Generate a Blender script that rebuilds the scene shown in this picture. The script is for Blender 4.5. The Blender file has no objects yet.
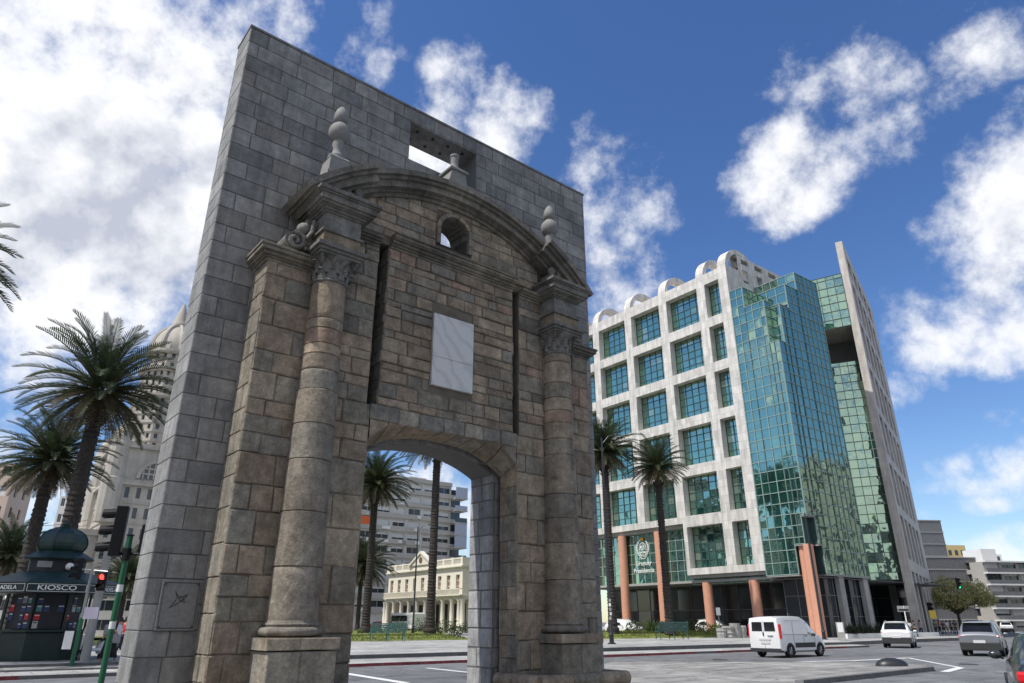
import bpy, math, random
from mathutils import Vector, Matrix, noise
R = math.radians
random.seed(7)
SC = bpy.context.scene
COL = SC.collection

# ------------------------------------------------------------------ camera
PITCH = math.atan(280.5/690.0)
cam_d = bpy.data.cameras.new('camera'); cam = bpy.data.objects.new('camera', cam_d)
COL.objects.link(cam); SC.camera = cam
cam.location = (0, 0, 1.6); cam.rotation_euler = (math.pi/2 + PITCH, 0, 0)
cam_d.sensor_width = 36; cam_d.lens = 690.0/1024*36; cam_d.clip_end = 5000; cam_d.clip_start = .1

# ------------------------------------------------------------------ sun, sky
SUN_AZ = Vector((-0.87, -0.49, 0)).normalized(); SUN_EL = R(57)
sd = Vector((SUN_AZ.x*math.cos(SUN_EL), SUN_AZ.y*math.cos(SUN_EL), math.sin(SUN_EL)))
sl = bpy.data.lights.new('sun', 'SUN'); sl.energy = 3.2; sl.angle = R(.6); sl.color = (1, .955, .88)
so = bpy.data.objects.new('sun', sl); COL.objects.link(so)
so.rotation_euler = (-sd).to_track_quat('-Z', 'Y').to_euler()
SC.view_settings.view_transform = 'Standard'; SC.view_settings.look = 'None'
SC.view_settings.exposure = 0.55; SC.view_settings.gamma = 1
SC.view_settings.use_curve_mapping = False
SC.cycles.max_bounces = 6; SC.cycles.diffuse_bounces = 3; SC.cycles.glossy_bounces = 3
SC.cycles.transparent_max_bounces = 6; SC.cycles.sample_clamp_indirect = 4
try: SC.cycles.use_denoising = True
except Exception: pass

def pix_dir(x, y):
    v = 341.5-y; c, s = math.cos(PITCH), math.sin(PITCH)
    return Vector((x-512, 690*c-v*s, 690*s+v*c)).normalized()

W = bpy.data.worlds.new('World'); SC.world = W; W.use_nodes = True
nt = W.node_tree; N = nt.nodes; L = nt.links; N.clear()
def node(t, **k):
    n = N.new(t)
    for a, b in k.items(): setattr(n, a, b)
    return n
def mth(op, a, b=None, c=None, clamp=False):
    n = N.new('ShaderNodeMath'); n.operation = op; n.use_clamp = clamp
    for i, v in enumerate((a, b, c)):
        if v is None: continue
        if isinstance(v, (int, float)): n.inputs[i].default_value = v
        else: L.new(v, n.inputs[i])
    return n.outputs[0]
tc = node('ShaderNodeTexCoord'); DIR = tc.outputs['Generated']
sky = node('ShaderNodeTexSky'); sky.sky_type = 'NISHITA'; sky.sun_disc = False
sky.sun_elevation = SUN_EL; sky.sun_rotation = math.atan2(sd.x, sd.y)
sky.air_density = 1.0; sky.dust_density = 0.3; sky.ozone_density = 3.0; sky.altitude = 10
hs = node('ShaderNodeHueSaturation'); hs.inputs['Saturation'].default_value = 1.2; hs.inputs['Hue'].default_value = .509
hs.inputs['Value'].default_value = SKYVAL = 1.12
L.new(sky.outputs[0], hs.inputs['Color'])
# clouds: soft anisotropic clumps at fixed directions, broken up by fractal noise
def blob(x, y, rx, ry, roll=0, amp=1.0):
    c = pix_dir(x, y); right = c.cross(Vector((0, 0, 1))).normalized(); up = right.cross(c)
    a = R(-roll); ax = right*math.cos(a)+up*math.sin(a); ay = -right*math.sin(a)+up*math.cos(a)
    M = Matrix((ax, ay, c)).transposed()
    k = 1/math.sqrt(690**2+(x-512)**2+(y-341.5)**2)
    mp = node('ShaderNodeMapping', vector_type='TEXTURE')
    mp.inputs['Location'].default_value = c; mp.inputs['Rotation'].default_value = M.to_euler()
    mp.inputs['Scale'].default_value = (rx*k, ry*k, (rx+ry)*k)
    L.new(DIR, mp.inputs['Vector'])
    ln = node('ShaderNodeVectorMath', operation='LENGTH'); L.new(mp.outputs[0], ln.inputs[0])
    mr = node('ShaderNodeMapRange', interpolation_type='SMOOTHSTEP')
    mr.inputs['From Min'].default_value = 1.25; mr.inputs['From Max'].default_value = .25
    mr.inputs['To Min'].default_value = 0; mr.inputs['To Max'].default_value = amp
    L.new(ln.outputs['Value'], mr.inputs['Value'])
    return mr.outputs[0]
BL = [  # photo directions of the cloud masses
 (80,190,240,160,35,1.35), (60,70,160,120,30,1.2), (40,290,220,70,0,1.15), (262,22,80,48,30,.85), (180,130,120,130,0,1.15),
 (455,72,50,24,30,.55), (505,128,62,28,25,.62), (425,172,60,40,0,.95), (450,240,50,45,0,.95), (375,75,26,15,20,.55),
 (615,200,70,55,-10,.82), (620,265,60,70,0,.85), (665,212,30,25,0,.5),
 (850,95,66,38,-35,.64), (800,178,105,30,-28,.78), (865,140,60,36,-30,.64), (880,70,50,30,-30,.55), (745,205,45,16,-20,.5), (765,60,60,34,0,.42),
 (930,60,130,40,-25,.34), (1005,40,50,40,-60,.58), (850,8,90,20,-10,.42),
 (1015,215,110,60,-20,.95), (945,320,90,55,-5,.9), (1010,300,90,80,0,1.0), (890,392,70,26,5,.62), (1040,180,80,70,0,.9),
 (975,470,120,38,-8,.85), (930,505,110,22,0,.6), (940,430,120,30,0,.42), (1030,550,100,40,0,.4),
 (20,480,90,60,0,.7), (120,470,60,40,0,.5), (440,500,120,50,0,.95), (0,400,60,30,0,.35), (560,560,220,30,0,.4)]
tot = None
for b in BL:
    o = blob(*b); tot = o if tot is None else mth('MAXIMUM', tot, o)
def nz(scale, det, rough, off=(0,0,0), dist=0):
    mp = node('ShaderNodeMapping'); mp.inputs['Location'].default_value = off
    L.new(DIR, mp.inputs['Vector'])
    n = node('ShaderNodeTexNoise'); n.inputs['Scale'].default_value = scale; n.inputs['Detail'].default_value = det
    n.inputs['Roughness'].default_value = rough; n.inputs['Distortion'].default_value = dist
    L.new(mp.outputs[0], n.inputs['Vector']); return n.outputs['Fac']
n1 = nz(7.2, 12, .62, (3.1, .4, 1.7), 0); n2_ = nz(2.1, 5, .5, (7, 2, 5)); n3 = nz(9, 8, .55, (1, 8, 2), .2)
# unseen cloud (behind the photographer, above) from low-frequency noise, thickened to whiten glass reflections
dy = node('ShaderNodeSeparateXYZ'); L.new(DIR, dy.inputs[0])
back = mth('SUBTRACT', .25, mth('MULTIPLY', dy.outputs['Y'], 2.0), clamp=True)
extra = mth('MULTIPLY', back, mth('MULTIPLY', mth('SUBTRACT', n2_, .30), 5.0, clamp=True))
tot = mth('MAXIMUM', tot, extra)
dens0 = mth('ADD', tot, mth('MULTIPLY', mth('SUBTRACT', n1, .5), 3.5))
cm = node('ShaderNodeMapRange', interpolation_type='SMOOTHSTEP')
cm.inputs['From Min'].default_value = .34; cm.inputs['From Max'].default_value = 1.2
L.new(mth('MULTIPLY', dens0, mth('MULTIPLY', tot, 3.2, clamp=True)), cm.inputs['Value'])
# thickness -> grey core, white rims
th = node('ShaderNodeMapRange', interpolation_type='SMOOTHSTEP'); th.inputs['From Min'].default_value = .9; th.inputs['From Max'].default_value = 2.1
L.new(mth('ADD', mth('ADD', tot, mth('MULTIPLY', mth('SUBTRACT', n2_, .5), 2.6)), mth('MULTIPLY', mth('SUBTRACT', n3, .5), 1.6)), th.inputs['Value'])
cc = node('ShaderNodeMix', data_type='RGBA'); cc.inputs['A'].default_value = (7.6, 7.7, 8.0, 1); cc.inputs['B'].default_value = (4.2, 4.5, 5.3, 1)
n1s = nz(7.2, 6, .58, tuple(Vector((3.1, .4, 1.7))+sd*.030), 0); n1t = nz(7.2, 6, .58, (3.1, .4, 1.7), 0)
shd = mth('MULTIPLY', mth('SUBTRACT', n1s, n1t), 4.2)
L.new(mth('ADD', th.outputs[0], shd, clamp=True), cc.inputs['Factor'])
mx = node('ShaderNodeMix', data_type='RGBA'); L.new(cm.outputs[0], mx.inputs['Factor'])
L.new(hs.outputs[0], mx.inputs['A']); L.new(cc.outputs['Result'], mx.inputs['B'])
bg = node('ShaderNodeBackground'); bg.inputs['Strength'].default_value = .09
L.new(mx.outputs['Result'], bg.inputs['Color'])
ow = node('ShaderNodeOutputWorld'); L.new(bg.outputs[0], ow.inputs['Surface'])
W.cycles.sampling_method = 'MANUAL'; W.cycles.sample_map_resolution = 1024

# ------------------------------------------------------------------ materials
def base(name):
    m = bpy.data.materials.new(name); m.use_nodes = True
    return m, m.node_tree.nodes, m.node_tree.links, m.node_tree.nodes['Principled BSDF']
def pbr(name, col, rough=.6, metal=0., spec=.5, var=.0, vscale=3, bump=0, bscale=30, emit=None, estr=1, attr=False, coat=0, stain=0, det=6, streak=0, speck=0):
    m, n, l, b = base(name)
    b.inputs['Roughness'].default_value = rough; b.inputs['Metallic'].default_value = metal
    b.inputs['Specular IOR Level'].default_value = spec; b.inputs['Coat Weight'].default_value = coat
    t = n.new('ShaderNodeTexCoord')
    cur = None
    if attr:
        a = n.new('ShaderNodeAttribute'); a.attribute_name = 'Col'; cur = a.outputs['Color']
    def mul(cur, fac_sock, lo, hi):
        mr = n.new('ShaderNodeMapRange'); mr.inputs['From Min'].default_value = .3; mr.inputs['From Max'].default_value = .7
        mr.inputs['To Min'].default_value = lo; mr.inputs['To Max'].default_value = hi
        l.new(fac_sock, mr.inputs['Value'])
        mm = n.new('ShaderNodeVectorMath'); mm.operation = 'SCALE'
        if cur is None: mm.inputs[0].default_value = col[:3]
        else: l.new(cur, mm.inputs[0])
        l.new(mr.outputs[0], mm.inputs['Scale']); return mm.outputs[0]
    def noi(s, d=det, r=.6, sc=None):
        x = n.new('ShaderNodeTexNoise'); x.inputs['Scale'].default_value = s; x.inputs['Detail'].default_value = d; x.inputs['Roughness'].default_value = r
        if sc:
            mp = n.new('ShaderNodeMapping'); mp.inputs['Scale'].default_value = sc; l.new(t.outputs['Object'], mp.inputs[0]); l.new(mp.outputs[0], x.inputs['Vector'])
        else: l.new(t.outputs['Object'], x.inputs['Vector'])
        return x.outputs['Fac']
    if var: cur = mul(cur, noi(vscale), 1-var, 1+var)
    if speck: cur = mul(cur, noi(vscale*6, 5, .75), 1-speck, 1+speck); cur = mul(cur, noi(vscale*1.9, 3, .5), 1-speck*.5, 1+speck*.4)
    if stain: cur = mul(cur, noi(vscale*.23, 4, .55), 1-stain, 1+stain*.5)
    if streak: cur = mul(cur, noi(1, 5, .6, (vscale*1.2, vscale*1.2, vscale*.12)), 1-streak, 1+streak*.4)
    if cur is None: b.inputs['Base Color'].default_value = (*col[:3], 1)
    else: l.new(cur, b.inputs['Base Color'])
    if bump:
        bp = n.new('ShaderNodeBump'); bp.inputs['Strength'].default_value = bump; bp.inputs['Distance'].default_value = .02
        l.new(noi(bscale, 8, .65), bp.inputs['Height']); l.new(bp.outputs[0], b.inputs['Normal'])
    if emit:
        b.inputs['Emission Color'].default_value = (*emit, 1); b.inputs['Emission Strength'].default_value = estr
    return m
def panel_mat(name, col, w, h, joint=.55, rough=.6, var=.12, bump=.1):
    """stone cladding with thin joints; brick texture on a vertical wall in object space (u = x+y, v = z)"""
    m, n, l, b = base(name); b.inputs['Roughness'].default_value = rough
    t = n.new('ShaderNodeTexCoord'); sx = n.new('ShaderNodeSeparateXYZ'); l.new(t.outputs['Object'], sx.inputs[0])
    ad = n.new('ShaderNodeMath'); ad.operation = 'ADD'; l.new(sx.outputs[0], ad.inputs[0]); l.new(sx.outputs[1], ad.inputs[1])
    cb = n.new('ShaderNodeCombineXYZ'); l.new(ad.outputs[0], cb.inputs[0]); l.new(sx.outputs[2], cb.inputs[1])
    br = n.new('ShaderNodeTexBrick'); l.new(cb.outputs[0], br.inputs['Vector'])
    br.inputs['Scale'].default_value = 1; br.inputs['Brick Width'].default_value = w; br.inputs['Row Height'].default_value = h
    br.inputs['Mortar Size'].default_value = .012; br.offset = 0; br.inputs['Mortar Smooth'].default_value = .2
    br.inputs['Color1'].default_value = (*[c*(1+var) for c in col], 1); br.inputs['Color2'].default_value = (*[c*(1-var) for c in col], 1)
    br.inputs['Mortar'].default_value = (*[c*joint for c in col], 1)
    x = n.new('ShaderNodeTexNoise'); x.inputs['Scale'].default_value = .9; x.inputs['Detail'].default_value = 8
    mp = n.new('ShaderNodeMapping'); mp.inputs['Scale'].default_value = (2.2, 2.2, .5); l.new(t.outputs['Object'], mp.inputs[0]); l.new(mp.outputs[0], x.inputs['Vector'])
    mr = n.new('ShaderNodeMapRange'); mr.inputs['From Min'].default_value = .35; mr.inputs['From Max'].default_value = .65
    mr.inputs['To Min'].default_value = .78; mr.inputs['To Max'].default_value = 1.12; l.new(x.outputs['Fac'], mr.inputs['Value'])
    mm = n.new('ShaderNodeVectorMath'); mm.operation = 'SCALE'; l.new(br.outputs['Color'], mm.inputs[0]); l.new(mr.outputs[0], mm.inputs['Scale'])
    l.new(mm.outputs[0], b.inputs['Base Color']); return m
M = {}
M['old'] = pbr('weathered_sandstone', (.3,.25,.2), .88, spec=.25, attr=True, var=.3, vscale=5.5, bump=1.0, bscale=12, stain=.28, streak=.22, speck=.3)
M['slab'] = pbr('grey_granite', (.3,.3,.3), .75, spec=.35, attr=True, var=.22, vscale=6, bump=.6, bscale=30, stain=.26, streak=.28, speck=.18)
M['mortar'] = pbr('old_mortar', (.14,.12,.095), .95, var=.3, vscale=4)
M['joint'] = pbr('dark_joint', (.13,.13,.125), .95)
M['urn'] = pbr('smooth_grey_stone', (.22,.22,.215), .8, var=.12, vscale=8, bump=.2, bscale=40)
M['marble'] = pbr('veined_marble', (.62,.62,.6), .45, var=.12, vscale=2)
M['plaque'] = pbr('engraved_granite', (.17,.17,.17), .6, var=.2, vscale=20, bump=.3, bscale=60)
M['etch'] = pbr('dark_engraving', (.05,.05,.05), .8)
def ground_mat(name, col, rough, joints=None, crack=.5, patch=.15, rot=39.4, grain=.2):
    """worn ground: grain, patches, oily stains, cracks and (for paving) slab joints"""
    m, n, l, b = base(name); b.inputs['Roughness'].default_value = rough; b.inputs['Specular IOR Level'].default_value = .3
    t = n.new('ShaderNodeTexCoord'); mp = n.new('ShaderNodeMapping'); mp.inputs['Rotation'].default_value = (0,0,-R(rot)); l.new(t.outputs['Object'], mp.inputs[0])
    cur = None
    def scale(fac, lo, hi, f0=.3, f1=.7):
        nonlocal cur
        mr = n.new('ShaderNodeMapRange'); mr.inputs['From Min'].default_value=f0; mr.inputs['From Max'].default_value=f1; mr.inputs['To Min'].default_value=lo; mr.inputs['To Max'].default_value=hi
        l.new(fac, mr.inputs['Value']); mm = n.new('ShaderNodeVectorMath'); mm.operation='SCALE'
        if cur is None: mm.inputs[0].default_value = col
        else: l.new(cur, mm.inputs[0])
        l.new(mr.outputs[0], mm.inputs['Scale']); cur = mm.outputs[0]
    def noi(s, d=6, r=.6, sc=None):
        x = n.new('ShaderNodeTexNoise'); x.inputs['Scale'].default_value=s; x.inputs['Detail'].default_value=d; x.inputs['Roughness'].default_value=r
        if sc: q = n.new('ShaderNodeMapping'); q.inputs['Scale'].default_value=sc; l.new(mp.outputs[0], q.inputs[0]); l.new(q.outputs[0], x.inputs['Vector'])
        else: l.new(mp.outputs[0], x.inputs['Vector'])
        return x.outputs['Fac']
    scale(noi(14, 8, .75), 1-grain, 1+grain); scale(noi(1.1, 5, .6), 1-patch, 1+patch); scale(noi(.18, 4, .6), 1-patch, 1+patch)
    scale(noi(1, 5, .6, (.25, 2.2, 1)), 1-patch*.8, 1+patch*.6)
    st = noi(.9, 3, .5); scale(st, .72, 1.0, .33, .40)
    if joints:
        w, h = joints; br = n.new('ShaderNodeTexBrick'); l.new(mp.outputs[0], br.inputs['Vector']); br.inputs['Scale'].default_value=1; br.inputs['Brick Width'].default_value=w; br.inputs['Row Height'].default_value=h
        br.inputs['Mortar Size'].default_value=.022; br.inputs['Color1'].default_value=(1,1,1,1); br.inputs['Color2'].default_value=(.72,.72,.72,1); br.inputs['Mortar'].default_value=(.0,.0,.0,1); br.offset=.5
        bw = n.new('ShaderNodeRGBToBW'); l.new(br.outputs['Color'], bw.inputs[0]); scale(bw.outputs[0], .5, 1.08, 0, 1)
    v = n.new('ShaderNodeTexVoronoi'); v.feature='DISTANCE_TO_EDGE'; v.inputs['Scale'].default_value=.35
    ds = n.new('ShaderNodeVectorMath'); ds.operation='ADD'; xn = n.new('ShaderNodeTexNoise'); xn.inputs['Scale'].default_value=1.3; xn.inputs['Detail'].default_value=5; l.new(mp.outputs[0], xn.inputs['Vector'])
    l.new(mp.outputs[0], ds.inputs[0]); sc_ = n.new('ShaderNodeVectorMath'); sc_.operation='SCALE'; sc_.inputs['Scale'].default_value=1.6; l.new(xn.outputs['Color'], sc_.inputs[0]); l.new(sc_.outputs[0], ds.inputs[1]); l.new(ds.outputs[0], v.inputs['Vector'])
    scale(v.outputs['Distance'], 1-crack, 1.0, .0, .012)
    l.new(cur, b.inputs['Base Color'])
    bp = n.new('ShaderNodeBump'); bp.inputs['Strength'].default_value=.4; bp.inputs['Distance'].default_value=.02; l.new(noi(45, 6, .7), bp.inputs['Height']); l.new(bp.outputs[0], b.inputs['Normal'])
    M_ = m; return M_
M['asphalt'] = ground_mat('asphalt', (.155,.157,.16), .85, None, .6, .24)
M['pave'] = ground_mat('worn_concrete_paving', (.27,.262,.245), .88, (2.0,1.0), .6, .28)
M['pave2'] = ground_mat('light_paving', (.36,.355,.34), .88, (1.2,1.2), .35, .22)
M['kerb'] = pbr('kerb_stone', (.13,.13,.125), .9, var=.25, vscale=4)
M['red'] = pbr('worn_red_kerb_paint', (.22,.045,.05), .8, var=.5, vscale=3)
M['line'] = pbr('road_paint', (.68,.68,.66), .7, var=.2, vscale=6)
M['grass'] = pbr('lawn_grass', (.15,.18,.035), .9, var=.4, vscale=1.6, bump=.8, bscale=30, stain=.4)
M['white'] = panel_mat('white_marble_cladding', (.60,.575,.535), .62, .9)
M['fin'] = panel_mat('tan_granite_cladding', (.50,.46,.42), .8, .9, .75, var=.06)
M['concrete'] = pbr('grey_concrete', (.33,.325,.31), .85, var=.12, vscale=1.5, stain=.15)
M['darkc'] = pbr('dark_grey_concrete', (.16,.16,.165), .8, var=.1, vscale=1.5)
M['salmon'] = pbr('salmon_granite', (.60,.30,.20), .5, var=.07, vscale=3)
M['black'] = pbr('black_plastic', (.006,.006,.007), .5, spec=.3)
M['iron'] = pbr('black_painted_iron', (.02,.022,.024), .5)
M['gpole'] = pbr('green_painted_pole', (.012,.11,.05), .45)
M['steel'] = pbr('galvanised_steel', (.35,.36,.36), .45, metal=.6)
M['kgreen'] = pbr('dark_green_kiosk_paint', (.005,.022,.020), .4, var=.2, vscale=4)
M['kroof'] = pbr('verdigris_roof_sheet', (.010,.035,.031), .5, var=.25, vscale=2.5, streak=.3)
M['kin'] = pbr('kiosk_interior_dark', (.012,.014,.02), .5)
M['textw'] = pbr('white_lettering', (.75,.75,.73), .6)
M['trunk'] = pbr('palm_trunk_bark', (.036,.03,.026), .95, var=.45, vscale=7, bump=1, bscale=14)
M['bark'] = pbr('tree_bark', (.08,.065,.05), .95, var=.3, vscale=6, bump=1, bscale=14)
M['rubber'] = pbr('tyre_rubber', (.012,.012,.012), .85)
M['rim'] = pbr('alloy_rim', (.3,.3,.31), .4, metal=.8)
M['cglass'] = pbr('dark_car_glass', (.012,.015,.018), .06, spec=.8)
M['wcar'] = pbr('white_car_paint', (.72,.72,.71), .35, coat=.5)
M['scar'] = pbr('silver_grey_car_paint', (.22,.23,.25), .35, metal=.4, coat=.6)
M['dcar'] = pbr('dark_green_grey_car_paint', (.03,.036,.036), .3, metal=.3, coat=.7)
M['rcar'] = pbr('red_car_paint', (.5,.03,.03), .35, coat=.5)
M['tail'] = pbr('red_tail_lamp', (.5,.01,.02), .25, emit=(.5,.01,.015), estr=.25)
M['trim'] = pbr('dark_plastic_trim', (.03,.03,.032), .6)
M['plate'] = pbr('white_number_plate', (.6,.6,.6), .6)
M['redlamp'] = pbr('lit_red_signal', (.8,.02,.02), .4, emit=(1,.05,.04), estr=2.5)
M['greenlamp'] = pbr('lit_green_signal', (.02,.8,.4), .4, emit=(.05,1,.55), estr=1.6)
M['lens'] = pbr('unlit_signal_lens', (.03,.025,.02), .3)
M['cream'] = pbr('cream_stucco', (.68,.64,.54), .8, var=.06, vscale=1)
M['salvo'] = pbr('grey_cream_stone', (.43,.40,.35), .85, var=.12, vscale=.5, streak=.25)
M['flat'] = pbr('pale_grey_render', (.56,.55,.52), .85, var=.1, vscale=.4, streak=.15)
M['bandc'] = pbr('grey_spandrel', (.41,.39,.355), .85, var=.1, vscale=.4)
M['blind'] = pbr('white_roller_blind', (.62,.62,.61), .8)
M['shut'] = pbr('brown_shutter', (.17,.07,.05), .7)
M['wglass'] = pbr('window_glass', (.03,.037,.042), .08, spec=.8)
M['louv'] = pbr('grey_metal_louvre', (.20,.205,.22), .6, metal=.3, var=.1, vscale=.3)
M['ywall'] = pbr('yellow_render', (.62,.48,.22), .85)
M['wwall'] = pbr('white_render', (.72,.72,.70), .85, var=.05, vscale=.5)
M['pink'] = pbr('pale_pink_render', (.5,.40,.33), .85, var=.1, vscale=.4)
M['skin'] = pbr('skin', (.42,.25,.18), .6)
M['hair'] = pbr('dark_hair', (.02,.015,.012), .7)
M['bench'] = pbr('green_bench_paint', (.035,.10,.085), .5)
M['bencht'] = pbr('light_green_bench_paint', (.06,.16,.135), .5)
M['orange'] = pbr('orange_awning', (.6,.13,.03), .7)
M['bluem'] = pbr('pale_blue_balcony_screen', (.36,.40,.48), .5)
M['leafd'] = pbr('dark_shrub_leaf', (.03,.05,.025), .7, attr=True)
def cloth(col, name): return pbr(name, col, .9)

def leaf_mat(name, rough=.5):
    m, n, l, b = base(name)
    a = n.new('ShaderNodeAttribute'); a.attribute_name = 'Col'; l.new(a.outputs['Color'], b.inputs['Base Color'])
    b.inputs['Roughness'].default_value = rough; b.inputs['Specular IOR Level'].default_value = .35
    tr = n.new('ShaderNodeBsdfTranslucent'); l.new(a.outputs['Color'], tr.inputs['Color'])
    ms = n.new('ShaderNodeMixShader'); ms.inputs[0].default_value = .3
    l.new(b.outputs[0], ms.inputs[1]); l.new(tr.outputs[0], ms.inputs[2]); l.new(ms.outputs[0], n['Material Output'].inputs['Surface'])
    return m
M['frond'] = leaf_mat('palm_leaf'); M['leaf'] = leaf_mat('tree_leaf', .6)
def curtain_mat(name, tint, base_c, refl=.55):
    """coated curtain-wall glass: tinted mirror over a dark interior, tone varies pane by pane (attribute Col)"""
    m, n, l, b = base(name)
    a = n.new('ShaderNodeAttribute'); a.attribute_name = 'Col'
    b.inputs['Base Color'].default_value = (*base_c, 1); b.inputs['Roughness'].default_value = .12; b.inputs['Specular IOR Level'].default_value = .6
    l.new(a.outputs['Color'], b.inputs['Base Color'])
    g = n.new('ShaderNodeBsdfGlossy'); g.inputs['Color'].default_value = (*tint, 1); g.inputs['Roughness'].default_value = .03
    t = n.new('ShaderNodeTexCoord'); x = n.new('ShaderNodeTexNoise'); x.inputs['Scale'].default_value = .55; x.inputs['Detail'].default_value = 2
    l.new(t.outputs['Object'], x.inputs['Vector'])
    bp = n.new('ShaderNodeBump'); bp.inputs['Strength'].default_value = .25; bp.inputs['Distance'].default_value = .12
    l.new(x.outputs['Fac'], bp.inputs['Height']); l.new(bp.outputs[0], g.inputs['Normal'])
    ms = n.new('ShaderNodeMixShader'); ms.inputs[0].default_value = refl
    l.new(b.outputs[0], ms.inputs[1]); l.new(g.outputs[0], ms.inputs[2]); l.new(ms.outputs[0], n['Material Output'].inputs['Surface'])
    return m
M['teal'] = curtain_mat('teal_curtain_glass', (.60,.82,.62), (.02,.1,.1), .52)
M['mull'] = pbr('dark_green_mullion', (.035,.075,.07), .45)
M['mullp'] = pbr('pale_green_mullion', (.24,.33,.30), .45)
# marble veins
def veins():
    m = M['marble']; n = m.node_tree.nodes; l = m.node_tree.links
    w = n.new('ShaderNodeTexWave'); w.inputs['Scale'].default_value = 1.2; w.inputs['Distortion'].default_value = 9; w.inputs['Detail'].default_value = 5; w.inputs['Detail Scale'].default_value = 1.6
    t = n.new('ShaderNodeTexCoord'); mp = n.new('ShaderNodeMapping'); mp.inputs['Rotation'].default_value = (0, R(35), 0); l.new(t.outputs['Object'], mp.inputs[0]); l.new(mp.outputs[0], w.inputs['Vector'])
    cr = n.new('ShaderNodeValToRGB'); cr.color_ramp.elements[0].color = (.50,.51,.50,1); cr.color_ramp.elements[1].color = (.60,.60,.585,1); cr.color_ramp.elements[1].position = .45
    l.new(w.outputs['Fac'], cr.inputs[0]); l.new(cr.outputs[0], n['Principled BSDF'].inputs['Base Color'])
veins()

# ------------------------------------------------------------------ mesh builder
I4 = Matrix.Identity(4)
class MB:
    def __init__(s): s.v=[]; s.f=[]; s.c=[]; s.mi=[]; s.col=(.3,.3,.3); s.xf=None; s.m=0
    def add(s, vs, fs):
        o = len(s.v)
        if s.xf is not None: vs = [s.xf @ Vector(p) for p in vs]
        s.v.extend([tuple(p) for p in vs])
        for f in fs: s.f.append([o+i for i in f]); s.c.append(s.col); s.mi.append(s.m)
        return s
    def box(s, x0, x1, y0, y1, z0, z1):
        return s.add([(x0,y0,z0),(x1,y0,z0),(x1,y1,z0),(x0,y1,z0),(x0,y0,z1),(x1,y0,z1),(x1,y1,z1),(x0,y1,z1)],
                     [(0,3,2,1),(4,5,6,7),(0,1,5,4),(1,2,6,5),(2,3,7,6),(3,0,4,7)])
    def cbox(s, c, d, rz=0, rx=0):
        k = s.xf; t = Matrix.Translation(c) @ Matrix.Rotation(rz,4,'Z') @ Matrix.Rotation(rx,4,'X'); s.xf = (k @ t) if k is not None else t
        s.box(-d[0]/2,d[0]/2,-d[1]/2,d[1]/2,-d[2]/2,d[2]/2); s.xf = k; return s
    def prism(s, poly, a, b, axis='z'):
        """poly = 2-D points; extruded from a to b along axis (y: poly is (x,z); x: poly is (y,z))"""
        def P(p, h): return (p[0],p[1],h) if axis=='z' else ((p[0],h,p[1]) if axis=='y' else (h,p[0],p[1]))
        n = len(poly); vs = [P(p,a) for p in poly]+[P(p,b) for p in poly]
        fs = [tuple(range(n))[::-1], tuple(range(n,2*n))]+[(i,(i+1)%n,n+(i+1)%n,n+i) for i in range(n)]
        return s.add(vs, fs)
    def tube(s, pts, rad, seg=8, cap=True):
        pts = [Vector(p) for p in pts]; n = len(pts)
        if not hasattr(rad, '__len__'): rad = [rad]*n
        rings = []; up = None
        for i, p in enumerate(pts):
            t = (pts[min(i+1,n-1)]-pts[max(i-1,0)]).normalized()
            if up is None: up = Vector((0,0,1)) if abs(t.z) < .9 else Vector((1,0,0))
            a = t.cross(up).normalized(); b = a.cross(t).normalized(); up = b
            rings.append([p+(a*math.cos(k*2*math.pi/seg)+b*math.sin(k*2*math.pi/seg))*rad[i] for k in range(seg)])
        vs = [q for r in rings for q in r]
        fs = [(i*seg+k, i*seg+(k+1)%seg, (i+1)*seg+(k+1)%seg, (i+1)*seg+k) for i in range(n-1) for k in range(seg)]
        if cap: fs += [tuple(range(seg))[::-1], tuple(range((n-1)*seg, n*seg))]
        return s.add(vs, fs)
    def lathe(s, prof, seg=24, c=(0,0,0), a0=0, a1=2*math.pi):
        """prof = [(r,z)]; full or partial turn"""
        full = abs(a1-a0-2*math.pi) < 1e-6; k = seg if full else seg+1
        vs = [(c[0]+r*math.cos(a0+(a1-a0)*j/seg), c[1]+r*math.sin(a0+(a1-a0)*j/seg), c[2]+z) for r, z in prof for j in range(k)]
        fs = []
        for i in range(len(prof)-1):
            for j in range(seg):
                j2 = (j+1) % k; fs.append((i*k+j, i*k+j2, (i+1)*k+j2, (i+1)*k+j))
        if full:
            if prof[0][0] > 1e-4: fs.append(tuple(range(k))[::-1])
            if prof[-1][0] > 1e-4: fs.append(tuple(range((len(prof)-1)*k, len(prof)*k)))
        return s.add(vs, fs)
    def quad(s, a, b, c, d): return s.add([a,b,c,d], [(0,1,2,3)])
    def build(s, name, mat, parent=None, loc=None, rz=0, smooth=False, bevel=0, auto=None):
        me = bpy.data.meshes.new(name); me.from_pydata(s.v, [], s.f)
        for m in (mat if isinstance(mat, (list, tuple)) else [mat]): me.materials.append(M[m] if isinstance(m, str) else m)
        for p, i in zip(me.polygons, s.mi): p.material_index = i; p.use_smooth = smooth
        at = me.color_attributes.new('Col', 'FLOAT_COLOR', 'CORNER')
        buf = []
        for p, c in zip(me.polygons, s.c): buf.extend([c[0],c[1],c[2],1]*p.loop_total)
        at.data.foreach_set('color', buf)
        me.update()
        o = bpy.data.objects.new(name, me); COL.objects.link(o)
        if parent: o.parent = parent
        if loc is not None: o.location = loc
        if rz: o.rotation_euler.z = rz
        if bevel:
            b = o.modifiers.new('bevel', 'BEVEL'); b.width = bevel; b.segments = 2; b.limit_method = 'ANGLE'; b.angle_limit = R(40)
        if auto: 
            try: me.set_sharp_from_angle(angle=R(auto))
            except Exception: pass
        return o
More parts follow.
